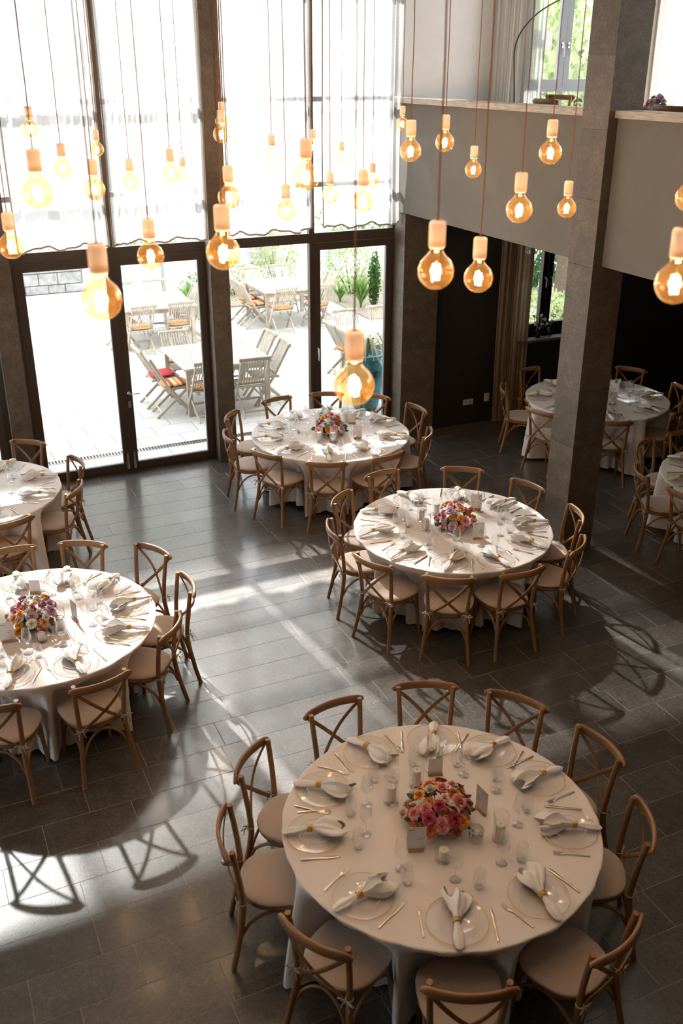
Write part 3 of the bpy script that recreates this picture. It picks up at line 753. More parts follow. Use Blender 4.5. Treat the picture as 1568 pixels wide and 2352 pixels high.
# ------------------------------------------------------------------ tables and cloths
def make_cloth(T, idx):
    R = T['r']; rs = random.Random(50 + idx)
    nth = 288
    seats = [(th, d - 0.30 - 0.235) for th, d in T['seats']]
    def adiff(a, b): return abs((a - b + pi) % (2 * pi) - pi)
    ph = [rs.uniform(0, 6.28) for _ in range(5)]
    zs = [0.0, 0.004, 0.015, 0.035, 0.07, 0.12, 0.18, 0.25, 0.33, 0.41, 0.49, 0.56, 0.63, 0.69]
    def radius(th, drop):
        t = min(1.0, drop / 0.70)
        base = R + 0.006 - 0.0035 * 0
        push = 0.0
        for st, sr in seats:
            da = adiff(th, st)
            if da < 0.37:
                wgt = 1.0 if da < 0.22 else 0.5 + 0.5 * cos(pi * (da - 0.22) / 0.15)
                push = max(push, wgt * max(0, base - (sr - 0.03)))
        s_ = min(1.0, drop / 0.27); s_ = s_ * s_ * (3 - 2 * s_)
        fold = sin(19 * th + ph[0] + 0.9 * sin(3 * th + ph[3])) * 0.55 + sin(31 * th + ph[1]) * 0.4 + sin(11 * th + ph[2]) * 0.3
        am = 0.085 * t ** 0.75 + 0.004
        fold = math.copysign(abs(fold) ** 0.8, fold)
        k2 = 1.0 - 0.42 * min(1, push / 0.12)
        return base - push * s_ + am * fold * k2 + 0.025 * t * k2
    hemv = [0.012 + 0.03 * max(0, sin(4 * th_ + ph[4])) + 0.012 * (1 + sin(9 * th_ + ph[1])) for th_ in [2 * pi * i / nth for i in range(nth)]]
    def fn(u, v):
        th = 2 * pi * u / nth
        if v < 5:
            rr = R * (0.02, 0.35, 0.7, 0.92, 0.985)[v]
            wz = 0.0012 * sin(7 * rr + ph[0] + 3 * th) if rr < R * 0.9 else 0
            return (rr * cos(th), rr * sin(th), ZTAB + wz)
        dr = zs[v - 5] / 0.69 * (ZTAB - hemv[u])
        if v == 5: rr = R
        else: rr = radius(th, dr)
        return (rr * cos(th), rr * sin(th), ZTAB - dr)
    m = MB().grid(fn, nth, 5 + len(zs), closed=True)
    m.add([(0.02 * R * cos(2 * pi * i / nth), 0.02 * R * sin(2 * pi * i / nth), ZTAB) for i in range(nth)], [tuple(range(nth))], True)
    o = m.build('tablecloth', CLOTH, None, (*T['c'], 0))
    tag(o, 'floor-length white tablecloth on the %s' % T['name'], 'tablecloth', 'round white tablecloths')
TABLE = empty('round_table'); TABLE['category'] = 'table'
MB().lathe([(0.0, 0.722), (0.865, 0.722), (0.87, 0.726), (0.87, 0.75), (0.865, 0.754), (0.0, 0.754)], 48).build('tabletop', BLOCK, TABLE)
MB().lathe([(0.30, 0.0), (0.30, 0.02), (0.05, 0.05), (0.045, 0.65), (0.12, 0.722)], 24, capb=True).build('pedestal', BLACK, TABLE)
for i, T in enumerate(TABLES):
    place(TABLE, (*T['c'], 0.0), 0, 'round banquet table under the cloth of the %s' % T['name'], 'round banquet tables')
    make_cloth(T, i)

# ------------------------------------------------------------------ place settings
def make_charger():
    r = empty('charger_plate'); r['category'] = 'charger plate'
    MB().lathe([(0.0, 0.003), (0.10, 0.003), (0.112, 0.006), (0.150, 0.011), (0.163, 0.0135)], 40).build('dish', DISH, r)
    MB().torus(0.1635, 0.0022, 0.0128, 48, 6).build('gold_rim', GOLD, r)
    return r
def make_plate():
    r = empty('side_plate'); r['category'] = 'plate'
    MB().lathe([(0.0, 0.017), (0.068, 0.017), (0.078, 0.0195), (0.098, 0.025)], 36).build('dish', DISH, r)
    MB().torus(0.0985, 0.0019, 0.0242, 44, 6).build('pale_rim', RIMW, r)
    return r
def interp(tab, s_):
    for (a, va), (b, vb) in zip(tab, tab[1:]):
        if s_ <= b:
            t = (s_ - a) / (b - a); t = t * t * (3 - 2 * t)
            return va + (vb - va) * t
    return tab[-1][1]
def make_napkin(seed):
    rs = random.Random(seed)
    r = empty('napkin'); r['category'] = 'napkin'
    W = [(-0.185, 0.006), (-0.165, 0.026), (-0.11, 0.034), (-0.05, 0.023), (0.0, 0.0165), (0.04, 0.028), (0.10, 0.062), (0.15, 0.080), (0.19, 0.072), (0.212, 0.05)]
    Hh = [(-0.185, 0.004), (-0.15, 0.013), (-0.05, 0.014), (0.0, 0.015), (0.05, 0.022), (0.12, 0.034), (0.18, 0.026), (0.212, 0.01)]
    Zc = [(-0.185, 0.020), (-0.10, 0.032), (0.0, 0.040), (0.08, 0.046), (0.15, 0.048), (0.212, 0.040)]
    p = [rs.uniform(0, 6.28) for _ in range(6)]
    ns, na = 26, 36
    def fn(u, v):
        a = 2 * pi * u / na; s_ = -0.185 + 0.397 * v / (ns - 1)
        f = max(0.0, min(1, s_ / 0.12)); g = max(0.0, min(1, -s_ / 0.08))
        wv = interp(W, s_) * (1 + f * (0.28 * sin(3 * a + p[0] + 4 * s_) + 0.16 * sin(7 * a + p[1])) + g * 0.12 * sin(5 * a + p[2]))
        hv = interp(Hh, s_) * (1 + f * (0.45 * sin(4 * a + p[3]) + 0.35 * sin(6 * a + p[4] + 10 * s_)) + g * 0.2 * sin(4 * a + p[5]))
        y = s_ + f * 0.030 * sin(2 * a + p[5]) + f * 0.018 * sin(5 * a + p[2])
        z = max(interp(Zc, s_) + hv * sin(a) + (0.012 * f * sin(3 * a + p[1])), 0.0265 if abs(s_ + 0.0) < 0.10 else 0.016)
        return (0.88 * wv * cos(a) + 0.012 * f * sin(p[0] + 9 * s_), 0.88 * y, z)
    m = MB().grid(fn, na, ns, closed=True)
    m.add([fn(u, 0) for u in range(na)], [tuple(range(na))[::-1]], True); m.add([fn(u, ns - 1) for u in range(na)], [tuple(range(na))], True)
    m.build('folded_linen', NAPK, r)
    rg = MB()
    for yy in (-0.0115, -0.004, 0.004, 0.0115):
        rg.torus(0.0195, 0.0042, 0, 22, 6, M=TR(0, yy, 0.0425) @ RX(pi / 2))
    rg.build('napkin_ring', GOLD, r)
    return r
def make_fork():
    m = MB()
    m.bar([(0, -0.105, 0.002), (0, -0.06, 0.005), (0, 0.01, 0.006), (0, 0.035, 0.005)], [0.010, 0.010, 0.006, 0.008], 0.0035, side=(1, 0, 0))
    m.bar([(0, 0.033, 0.005), (0, 0.05, 0.0035), (0, 0.062, 0.003)], [0.008, 0.022, 0.024], 0.0025, side=(1, 0, 0))
    for x in (-0.0102, -0.0034, 0.0034, 0.0102):
        m.bar([(x, 0.06, 0.003), (x, 0.09, 0.005), (x, 0.102, 0.008)], [0.0042, 0.0035, 0.002], 0.002, side=(1, 0, 0))
    me = m.mesh('fork'); o = obj('fork', me, STEEL); o['category'] = 'fork'; return o
def make_knife():
    r = empty('knife'); r['category'] = 'knife'
    MB().bar([(0, -0.115, 0.0035), (0, -0.11, 0.0035), (0, -0.01, 0.0035)], [0.008, 0.0125, 0.0105], 0.006, side=(1, 0, 0)).build('handle', STEEL, r)
    MB().bar([(0, -0.012, 0.0035), (0, 0.01, 0.0035), (0.0, 0.06, 0.0035), (-0.002, 0.09, 0.0035), (-0.005, 0.108, 0.0035)], [0.008, 0.016, 0.018, 0.015, 0.003], 0.002, side=(1, 0, 0)).build('blade', STEEL, r)
    return r
def make_wine():
    r = empty('wine_glass'); r['category'] = 'wine glass'
    MB().lathe([(0.0, 0.003), (0.033, 0.001), (0.034, 0.002), (0.02, 0.0045), (0.008, 0.008), (0.0045, 0.015)], 24).build('foot', GLASS, r)
    MB().lathe([(0.0045, 0.015), (0.0038, 0.04), (0.004, 0.085), (0.008, 0.092)], 10).build('stem', GLASS, r)
    MB().lathe([(0.0, 0.0905), (0.012, 0.093), (0.030, 0.107), (0.0395, 0.130), (0.0375, 0.155), (0.033, 0.18), (0.0285, 0.208)], 24).torus(0.0285, 0.0011, 0.208, 24, 4).build('bowl', GLASS, r)
    return r
def make_water():
    r = empty('water_glass'); r['category'] = 'water glass'
    MB().lathe([(0.0, 0.004), (0.022, 0.003), (0.034, 0.022), (0.0385, 0.045), (0.036, 0.075), (0.029, 0.112)], 24).torus(0.029, 0.0011, 0.112, 24, 4).build('bowl', GLASS, r)
    MB().lathe([(0.0, 0.0), (0.022, 0.0), (0.0235, 0.003), (0.018, 0.0075), (0.0, 0.0075)], 20).build('heavy_base', GLASS, r)
    return r
CHARGER, PLATE, FORK, KNIFE, WINE, WATER = make_charger(), make_plate(), make_fork(), make_knife(), make_wine(), make_water()
NAPKINS = [make_napkin(s_) for s_ in (3, 8, 15)]
SET_EVEN = {0: 10, 1: 10, 2: 10}
for ti, T in enumerate(TABLES):
    cx, cy_ = T['c']; R = T['r']; nmT = T['name']
    for si, (th, d) in enumerate(T['seats']):
        ux, uy = cos(th), sin(th); tx, ty = -uy, ux
        hh = clock(ux, uy)
        z = ZTAB + 0.0015
        if ti == 3 and si > 6 and False: continue
        def at(rr, tt): return (cx + ux * rr + tx * tt, cy_ + uy * rr + ty * tt)
        rp = R - 0.185
        j = random.uniform(-0.008, 0.008)
        rz = th + pi / 2     # local +y points to the centre
        place(CHARGER, (*at(rp, j), z), rz, 'gold-rimmed glass charger at %s of the %s' % (hh, nmT), 'gold-rimmed chargers')
        place(PLATE, (*at(rp, j), z), rz, 'small clear glass plate at %s of the %s' % (hh, nmT), 'small glass plates')
        nk = NAPKINS[(si * 7 + ti * 3) % 3]
        place(nk, (*at(rp + 0.03, j + random.uniform(-0.01, 0.01)), z), rz + random.uniform(-0.35, 0.35), 'white ringed napkin at %s of the %s' % (hh, nmT), 'white napkins in gold rings')
        place(FORK, (*at(rp + 0.0 + random.uniform(-.02, .02), -0.190), z), rz + random.uniform(-0.06, 0.06), 'four-tined fork at %s of the %s' % (hh, nmT), 'forks on the round tables')
        place(KNIFE, (*at(rp + 0.0 + random.uniform(-.02, .02), 0.190), z), rz + random.uniform(-0.06, 0.06), 'table knife at %s of the %s' % (hh, nmT), 'knives on the round tables')
        place(WINE, (*at(R - 0.475, 0.035 + random.uniform(-.015, .015)), z), rz, 'stemmed wine glass at %s of the %s' % (hh, nmT), 'wine glasses on the round tables')
        place(WATER, (*at(R - 0.415, 0.135 + random.uniform(-.015, .015)), z), rz, 'stemless water glass at %s of the %s' % (hh, nmT), 'water glasses on the round tables')

# ------------------------------------------------------------------ centrepieces
def petal_mesh(m, M, L_, Wd, curl):
    def fn(u, v):
        a = (u / 4 - 0.5) * 2; t = v / 4
        wv = Wd * sin(pi * min(1, 0.18 + 0.72 * t)) ** 0.7
        return (a * wv, -0.25 * Wd * (1 - a * a) + curl * t * t * L_, t * L_)
    m.grid(fn, 5, 5, M=M)
def make_rose(seed, opened=0.5):
    rs = random.Random(seed); m = MB()
    for ring, (n, rad_, tilt, L_, Wd) in enumerate(((3, 0.10, 4, 0.95, 0.42), (4, 0.22, 14, 0.95, 0.5), (5, 0.34, 30 + 10 * opened, 0.95, 0.58), (6, 0.42, 52 + 14 * opened, 0.92, 0.62))):
        for i in range(n):
            a = 2 * pi * (i + 0.5 * ring) / n + rs.uniform(-0.15, 0.15)
            M = RZ(a) @ TR(0, rad_ * 0.7, 0) @ RX(-rad(tilt + rs.uniform(-6, 6)))
            petal_mesh(m, M, L_, Wd, 0.10 + 0.12 * ring)
    m.lathe([(0.0, -0.12), (0.3, -0.02), (0.36, 0.2), (0.12, 0.3)], 8)
    return m
ROSE_ME = {k: make_rose(5 + i, 0.4 + 0.15 * (i % 3)).mesh('rose_' + k) for i, k in enumerate(PETALS)}
for k, me in ROSE_ME.items(): me.materials.append(PETALS[k])
def make_mum():
    m = MB(); rs = random.Random(4)
    for ring in range(5):
        n = 8 + 4 * ring
        for i in range(n):
            a = 2 * pi * i / n + ring * 0.3
            M = RZ(a) @ RX(-rad(8 + 17 * ring + rs.uniform(-5, 5)))
            m.add([(-0.10, 0, 0.1), (0.10, 0, 0.1), (0.12, 0.05, 0.7), (0, 0.02, 0.95), (-0.12, 0.05, 0.7)], [(0, 1, 2, 3, 4)], True, M)
    return m
MUM_ME = {k: make_mum().mesh('daisy_' + k) for k in ('white', 'pink', 'lilac')}
for k, me in MUM_ME.items(): me.materials.append(PETALS[k])
LEAF_ME = MB().grid(lambda u, v: ((u / 4 - 0.5) * 0.62 * sin(pi * (0.06 + 0.9 * v / 6)) ** 0.8, -0.12 * abs(u / 4 - 0.5) * 0 + 0.10 * (v / 6) ** 2, v / 6), 5, 7).mesh('leaf')
LEAF_ME.materials.append(LEAFE)
def bouquet(x, y, z, seed, palette, label, R=0.145, H=0.21, nb=38, leaves=30):
    rs = random.Random(seed)
    r = empty('flower_centrepiece', (x, y, z)); tag(r, label, 'flower arrangement', 'flower centrepieces on the round tables')
    MB().lathe([(0.0, 0.0), (0.05, 0.0), (0.085, 0.012), (0.112, 0.038), (0.115, 0.042), (0.108, 0.040), (0.08, 0.018), (0.0, 0.012)], 28).build('bowl', BLACKG, r)
    m = MB()
    for i in range(26):
        a = rs.uniform(0, 6.28); d = rs.uniform(0.2, 1.0)
        m.tube([(0.02 * cos(a), 0.02 * sin(a), 0.02), (R * 0.75 * d * cos(a), R * 0.75 * d * sin(a), 0.03 + H * 0.8 * (1 - 0.55 * d * d))], 0.0016, 4, False)
    m.lathe([(0.0, 0.13), (0.06, 0.115), (0.095, 0.08), (0.105, 0.045)], 14)
    m.build('stems', LEAFE, r)
    pts = []
    for i in range(nb):
        t = (i + 0.5) / nb
        el = math.acos(1 - t * 1.02); a = i * 2.39996 + rs.uniform(-0.25, 0.25)
        rr = rs.uniform(0.82, 1.16)
        px, py, pz = R * rr * sin(el) * cos(a), R * rr * sin(el) * sin(a), 0.045 + (H - 0.06) * max(0.0, cos(el)) ** 0.8 * rr
        k = rs.choice(palette)
        size = rs.uniform(0.024, 0.042)
        if k in MUM_ME and rs.random() < 0.45: me = MUM_ME[k]; size *= 1.25
        else: me = ROSE_ME[k]
        o = obj('bloom', me, None, r, (px, py, pz))
        n_ = Vector((px, py, pz * 0.8 + 0.03)).normalized()
        o.rotation_euler = n_.to_track_quat('Z', 'Y').to_euler(); o.scale = (size,) * 3
    for i in range(leaves):
        a = rs.uniform(0, 6.28); el = rs.uniform(0.5, 1.65); rr = R * rs.uniform(0.85, 1.05)
        o = obj('leaf', LEAF_ME, None, r, (rr * sin(el) * cos(a), rr * sin(el) * sin(a), 0.035 + (H - 0.07) * max(0, cos(el))))
        d = Vector((cos(a) * sin(el), sin(a) * sin(el), cos(el) * 0.6 + rs.uniform(-0.3, 0.3)))
        o.rotation_euler = d.to_track_quat('Z', 'X').to_euler(); s_ = rs.uniform(0.035, 0.075); o.scale = (s_, s_, s_)
    m = MB()
    for i in range(240):
        a = rs.uniform(0, 6.28); el = rs.uniform(0.2, 1.6); rr = R * rs.uniform(0.85, 1.25)
        c = Vector((rr * sin(el) * cos(a), rr * sin(el) * sin(a), 0.04 + (H - 0.05) * max(0, cos(el)) * 1.1))
        q = rs.uniform(0.002, 0.0042)
        m.add([c + Vector(v) * q for v in ((1, 0, 0), (-1, 0, 0), (0, 1, 0), (0, -1, 0), (0, 0, 1), (0, 0, -1))], [(0, 2, 4), (2, 1, 4), (1, 3, 4), (3, 0, 4), (2, 0, 5), (1, 2, 5), (3, 1, 5), (0, 3, 5)])
    tag(m.build('filler_buds', PETALS['white'], r), kind='stuff')
    return r
def hurricane(h, rr, cr, chh, tall=True):
    r = empty('candle_glass'); r['category'] = 'candle holder'
    MB().lathe([(rr * 0.97, 0.008), (rr, 0.012), (rr, h)], 28).torus(rr * 0.985, 0.0012, h, 28, 5).build('cylinder', GLASS, r)
    MB().lathe([(0.0, 0.0), (rr * 0.97, 0.0), (rr, 0.004), (rr * 0.98, 0.0085), (0.0, 0.0085)], 28).build('base', GLASS, r)
    c = empty('pillar_candle'); c['category'] = 'candle'
    MB().lathe([(0.0, 0.0), (cr * 0.97, 0.0), (cr, 0.003), (cr, chh - 0.004), (cr * 0.95, chh), (cr * 0.5, chh - 0.003), (0, chh - 0.005)], 22).build('wax', WAX, c)
    MB().tube([(0, 0, chh - 0.006), (0.001, 0, chh + 0.01)], 0.0012, 5).build('wick', BLACK, c)
    return r, c
HT, CT = hurricane(0.185, 0.045, 0.028, 0.105)
HS, CS = hurricane(0.095, 0.045, 0.0285, 0.062)
def candle(tall, x, y, lab):
    g, c = (HT, CT) if tall else (HS, CS)
    place(g, (x, y, ZTAB + 0.002), random.uniform(0, 6), ('tall' if tall else 'short') + ' clear cylinder glass holding a candle, ' + lab, 'candle glasses')
    place(c, (x, y, ZTAB + 0.0125), random.uniform(0, 6), 'ivory pillar candle inside the %s glass, ' % ('tall' if tall else 'short') + lab, 'pillar candles')
CARD_ME = MB().box(-0.055, 0.055, -0.0005, 0.0005, 0.0, 0.165).mesh('menu_card'); CARD_ME.materials.append(PAPER)
SMALL_ME = MB().box(-0.045, 0.045, -0.0005, 0.0005, 0.0, 0.12).mesh('table_card'); SMALL_ME.materials.append(PAPER0)
HOLD = MB().box(-0.045, 0.045, -0.011, -0.0012, 0.0, 0.018).box(-0.045, 0.045, 0.0012, 0.011, 0.0, 0.018).box(-0.045, 0.045, -0.0012, 0.0012, 0.0, 0.006).mesh('card_holder'); HOLD.materials.append(BLOCK)
def card(x, y, face, lab, small=False):
    """face: direction (deg) the printed side looks to"""
    a = rad(face) + pi / 2
    o = obj('card_holder', HOLD, None, None, (x, y, ZTAB + 0.002), a); tag(o, 'beech block card holder ' + lab, 'card holder', 'wooden card holders')
    c = obj('menu_card', SMALL_ME if small else CARD_ME, None, None, (x, y, ZTAB + 0.0085), a); tag(c, ('small blank white card ' if small else 'printed white menu card ') + lab, 'card', 'menu cards')
PAL1 = ['orange', 'peach', 'pink', 'magenta', 'magenta', 'blush', 'white', 'peach', 'pink', 'rust']
PAL2 = ['orange', 'orange', 'pink', 'white', 'lilac', 'blush', 'lilac', 'peach', 'pink']
PAL4 = ['orange', 'orange', 'white', 'white', 'blush', 'pink', 'lilac', 'peach', 'rust']
bouquet(2.36, 3.80, ZTAB + 0.001, 1, PAL1, 'low bouquet of pink, red and peach roses on the front table', 0.175, 0.235, 48)
bouquet(4.51, 7.22, ZTAB + 0.001, 2, PAL2, 'low bouquet of pink and orange flowers on the table beside the pillar', 0.165, 0.225, 42)
bouquet(4.47, 10.09, ZTAB + 0.001, 3, PAL2, 'low bouquet of peach and pink flowers on the garden window table', 0.165, 0.225, 42)
bouquet(0.56, 7.03, ZTAB + 0.001, 4, PAL4, 'low bouquet with large orange roses on the table cut by picture edge', 0.175, 0.23, 46)
bouquet(8.20, 9.95, ZTAB + 0.001, 6, PAL2, 'low bouquet hidden behind the square pillar', 0.14, 0.2, 24, 14)
candle(1, 2.20, 4.07, 'front table beside the peach rose')
candle(1, 2.41, 4.14, 'front table behind the bouquet')
candle(1, 2.62, 3.53, 'front table standing alone at the bouquet side')
candle(0, 2.25, 3.53, 'front table before the bouquet')
candle(1, 4.30, 7.50, 'pillar table behind its twin')
candle(1, 4.23, 7.29, 'pillar table in front of its twin')
candle(1, 4.50, 7.56, 'pillar table behind the flowers')
candle(1, 4.26, 9.92, 'garden window table, outer of the two in front')
candle(1, 4.41, 9.84, 'garden window table, inner of the two in front')
candle(1, 4.83, 10.41, 'garden window table behind the bouquet')
candle(0, 0.58, 6.79, 'orange rose table before the bouquet')
candle(1, 0.74, 6.89, 'orange rose table beside the bouquet')
wt = empty('tea_light_glass', (2.49, 3.58, ZTAB + 0.002)); tag(wt, 'low round glass half full of water beside the front bouquet', 'glass')
MB().lathe([(0.0, 0.0), (0.036, 0.0), (0.042, 0.01), (0.045, 0.085), (0.0435, 0.085), (0.040, 0.012), (0.0, 0.008)], 28).build('tumbler', GLASS, wt)
MB().lathe([(0.0, 0.0095), (0.038, 0.0115), (0.0405, 0.045), (0.0, 0.045)], 24).build('water', GLASS, wt)
card(2.14, 3.65, 250, 'leaning before the front bouquet'); card(2.645, 3.77, 5, 'seen edge-on beside the front bouquet'); card(2.56, 4.17, 70, 'behind the front bouquet', True)
card(4.11, 7.45, 165, 'seen edge-on beside the candles on the pillar table'); card(4.58, 6.92, 255, 'facing the viewer on the pillar table'); card(4.91, 7.49, 60, 'behind the bouquet on the pillar table')
card(4.16, 10.32, 165, 'beside candles on the garden window table'); card(4.71, 9.82, 255, 'facing the viewer on the garden window table'); card(4.88, 10.33, 60, 'behind the garden window bouquet', True)
card(0.34, 6.88, 262, 'in front of the orange roses'); card(0.87, 7.0, 15, 'seen edge-on beside the orange roses'); card(0.65, 7.57, 70, 'behind the orange roses', True)
card(8.29, 9.6, 250, 'facing the viewer on the table behind the pillar'); card(8.57, 9.9, 20, 'edge-on at the table behind the pillar')

# ------------------------------------------------------------------ pendant bulbs
def make_bulb():
    r = empty('pendant_bulb'); r['category'] = 'pendant lamp'
    # origin at the globe centre; globe diameter 0.125
    prof = [(0.0, -0.0625)] + [(0.0625 * sin(a), -0.0625 * cos(a)) for a in [pi * i / 14 for i in range(1, 12)]] + [(0.033, 0.054), (0.026, 0.063), (0.0225, 0.072), (0.0215, 0.084)]
    MB().lathe(prof, 28).build('globe', AMBER, r)
    so = MB().lathe([(0.021, 0.078), (0.026, 0.080), (0.0285, 0.086), (0.0290, 0.095), (0.0290, 0.155), (0.0275, 0.165), (0.022, 0.170), (0.0, 0.171)], 24).build('socket', SOCK, r)
    MB().lathe([(0.0, 0.088), (0.0165, 0.088), (0.0165, 0.150), (0.0, 0.152)], 14).build('socket_core', mat('socket_core_brown', (0.62, 0.42, 0.29), 0.5), so)
    MB().lathe([(0.011, 0.082), (0.010, 0.062), (0.005, 0.05), (0.004, 0.030), (0.006, 0.026), (0.0, 0.024)], 12).build('glass_stem', STEMG, r)
    pts = []
    for i in range(97):
        t = i / 96; a = t * 2 * pi * 6
        pts.append((0.0115 * cos(a), 0.0115 * sin(a), 0.024 - 0.056 * t))
    MB().tube(pts, 0.0032, 6).build('filament', FIL, r)
    return r
BULB = make_bulb()
CORD_ME = MB().tube([(0.0012 * sin(i * 1.3), 0.0012 * cos(i * 1.7), i / 24.0) for i in range(25)], 0.0030, 6, False).mesh('cord'); CORD_ME.materials.append(CORD)
BL = [
 ((1.22, 8.62, 4.33), 'small amber bulb hanging highest near the picture edge, over a larger one'),
 ((1.26, 7.55, 4.12), 'pale amber bulb alone against the first sheer curtain panel'),
 ((2.01, 10.00, 4.06), 'tiny amber bulb at the gap between the first two curtains'),
 ((0.61, 4.32, 4.32), 'large amber bulb under the highest one near the picture edge'),
 ((1.20, 6.16, 4.12), 'medium amber bulb directly below the tiny one at the curtain gap'),
 ((1.87, 8.12, 3.95), 'small amber bulb alone on the second curtain, hanging lowest there'),
 ((2.01, 7.40, 4.07), 'amber bulb overlapping a smaller one before the second curtain'),
 ((2.91, 10.25, 3.77), 'tiny amber bulb half behind a bigger one before the second curtain'),
 ((0.59, 5.35, 3.95), 'amber bulb touching the picture edge above the double doors'),
 ((1.13, 4.62, 3.98), 'amber bulb at the transom above the handled door leaf'),
 ((0.58, 3.04, 4.14), 'big blurred amber bulb before the double door pane'),
 ((3.04, 9.29, 4.32), 'tiny amber bulb mostly hidden behind another at the slim pillar'),
 ((2.46, 7.55, 4.32), 'small amber bulb covering a twin in front of the slim pillar'),
 ((1.81, 5.47, 4.12), 'middle amber bulb of the column in front of the slim pillar'),
 ((1.13, 3.51, 4.17), 'large lowest amber bulb of the column at the slim pillar'),
 ((3.20, 8.44, 4.08), 'small pale amber bulb topmost on the third curtain panel'),
 ((2.48, 6.30, 3.91), 'amber bulb hanging lowest on the third curtain panel'),
 ((1.86, 4.46, 4.32), 'large amber bulb overlapping the gap past the third curtain'),
 ((4.17, 9.80, 4.03), 'tiny amber bulb peeking out behind the large one at curtain gap'),
 ((3.21, 7.22, 3.88), 'amber bulb hanging lowest near the edge of the fourth curtain'),
 ((4.41, 9.63, 3.92), 'tiny amber bulb topmost on the fourth curtain panel'),
 ((2.54, 5.25, 4.09), 'larger amber bulb of the overlapping pair on the fourth curtain'),
 ((4.50, 9.09, 3.75), 'tiny amber bulb behind the larger one on the fourth curtain'),
 ((1.23, 2.59, 3.91), 'biggest blurred amber bulb hanging low over the garden window table'),
 ((5.04, 9.51, 4.25), 'tiny amber bulb at the parapet corner, behind a bigger one'),
 ((2.90, 5.36, 4.34), 'amber bulb covering a tiny one at the parapet corner'),
 ((3.52, 6.03, 4.33), 'amber bulb second along the parapet just under the coping'),
 ((4.14, 6.65, 4.08), 'smallest lone amber bulb midway along the taupe parapet'),
 ((3.43, 4.72, 4.36), 'amber bulb highest on the parapet next to the square pillar'),
 ((2.79, 4.05, 4.17), 'larger amber bulb low on the parapet short of the square pillar'),
 ((4.09, 5.40, 3.95), 'amber bulb overlapping the parapet and square pillar edge'),
 ((1.72, 2.97, 4.15), 'big amber bulb straddling the parapet bottom and black pier'),
 ((2.29, 3.59, 3.97), 'amber bulb in front of the black wall beside the brown curtain'),
 ((2.22, 2.35, 4.18), 'big amber bulb cut by the picture edge below the far parapet'),
 ((3.32, 3.50, 4.26), 'amber bulb barely inside the picture on the far parapet'),
]
LAMP = bpy.data.lights.new('bulb_light', 'POINT')
LAMP.energy = 8.0; LAMP.color = (1.0, 0.66, 0.42); LAMP.shadow_soft_size = 0.02
for (x, y, z), lab in BL:
    b = place(BULB, (x, y, z), random.uniform(0, 6.28), lab, 'amber globe pendants hanging in a grid')
    c = obj('cord', CORD_ME, None, b, (0, 0, 0.171)); c.scale = (1, 1, ZC - z - 0.171)
    lo = bpy.data.objects.new('bulb_light', LAMP); COL.objects.link(lo); lo.parent = b

# ------------------------------------------------------------------ upstairs
ZU = 3.585
for (x, y, th, lab) in ((6.80, 7.62, pi, 'oak chair upstairs right behind the far coping'), (6.90, 9.70, pi, 'oak chair upstairs whose rail shows over the coping'),
                        (8.05, 10.95, 0.25, 'pale chair back upstairs in front of the grey window'), (6.92, 8.72, pi, 'oak chair upstairs half hidden by the square pillar')):
    ux, uy = cos(th), sin(th)
    place(CHAIR, (x - ux * 0.30, y - uy * 0.30, ZU), th + pi / 2, lab, 'chairs in the gallery room')
UT = dict(c=(7.72, 7.66), r=0.92, name='upstairs table', seats=[(pi, 1.22)])
t = place(TABLE, (7.72, 7.66, ZU), 0, 'round table upstairs under a white cloth', 'round banquet tables')
_zt = ZTAB
make_cloth(UT, 9); bpy.context.view_layer.update()
for o in COL.objects:
    if o.get('label', '').endswith('on the upstairs table'): o.location.z = ZU
for i, (x, y) in enumerate(((7.24, 8.06), (7.38, 7.97), (7.30, 7.82), (7.42, 7.70), (7.28, 7.62))):
    place(WINE, (x, y, ZU + ZTAB + 0.001), 0, 'stemmed glass upstairs, number %s from the square pillar' % HOURS[i + 1], 'glasses on the upstairs table')
bouquet(7.20, 8.22, ZU + ZTAB - 0.02, 12, ['pink', 'lilac', 'white', 'blush'], 'small pink bouquet upstairs peeking past the pillar', 0.09, 0.2, 18, 10)
al = empty('arc_floor_lamp', (7.25, 10.8, ZU)); tag(al, 'thin black arc lamp upstairs before the grey window', 'floor lamp')
MB().lathe([(0, 0), (0.17, 0), (0.17, 0.03), (0.02, 0.05), (0.0, 0.05)], 24).build('base', BLACK, al)
_ar = [(0, 0.04), (0, 0.45), (0, 0.8), (-0.03, 1.15), (-0.045, 1.34), (-0.01, 1.50), (0.09, 1.64), (0.26, 1.78), (0.50, 1.90), (0.80, 2.02), (1.15, 2.11), (1.5, 2.13), (1.8, 2.03)]
def _cr(i, t):
    q = [_ar[max(0, min(len(_ar) - 1, i + k_))] for k_ in (-1, 0, 1, 2)]
    return tuple(0.5 * (2 * q[1][c_] + (q[2][c_] - q[0][c_]) * t + (2 * q[0][c_] - 5 * q[1][c_] + 4 * q[2][c_] - q[3][c_]) * t * t + (3 * q[1][c_] - q[0][c_] - 3 * q[2][c_] + q[3][c_]) * t ** 3) for c_ in (0, 1))
MB().tube([(x_, 0, z_) for i in range(len(_ar) - 1) for t in (0, 0.25, 0.5, 0.75) for x_, z_ in (_cr(i, t),)] + [(1.8, 0, 2.03)], 0.009, 8).build('arc', BLACK, al)
MB().lathe([(0.02, 0.0), (0.05, -0.02), (0.15, -0.12), (0.16, -0.15)], 24, M=TR(1.8, 0, 2.03)).build('lamp_shade', BLACK, al)

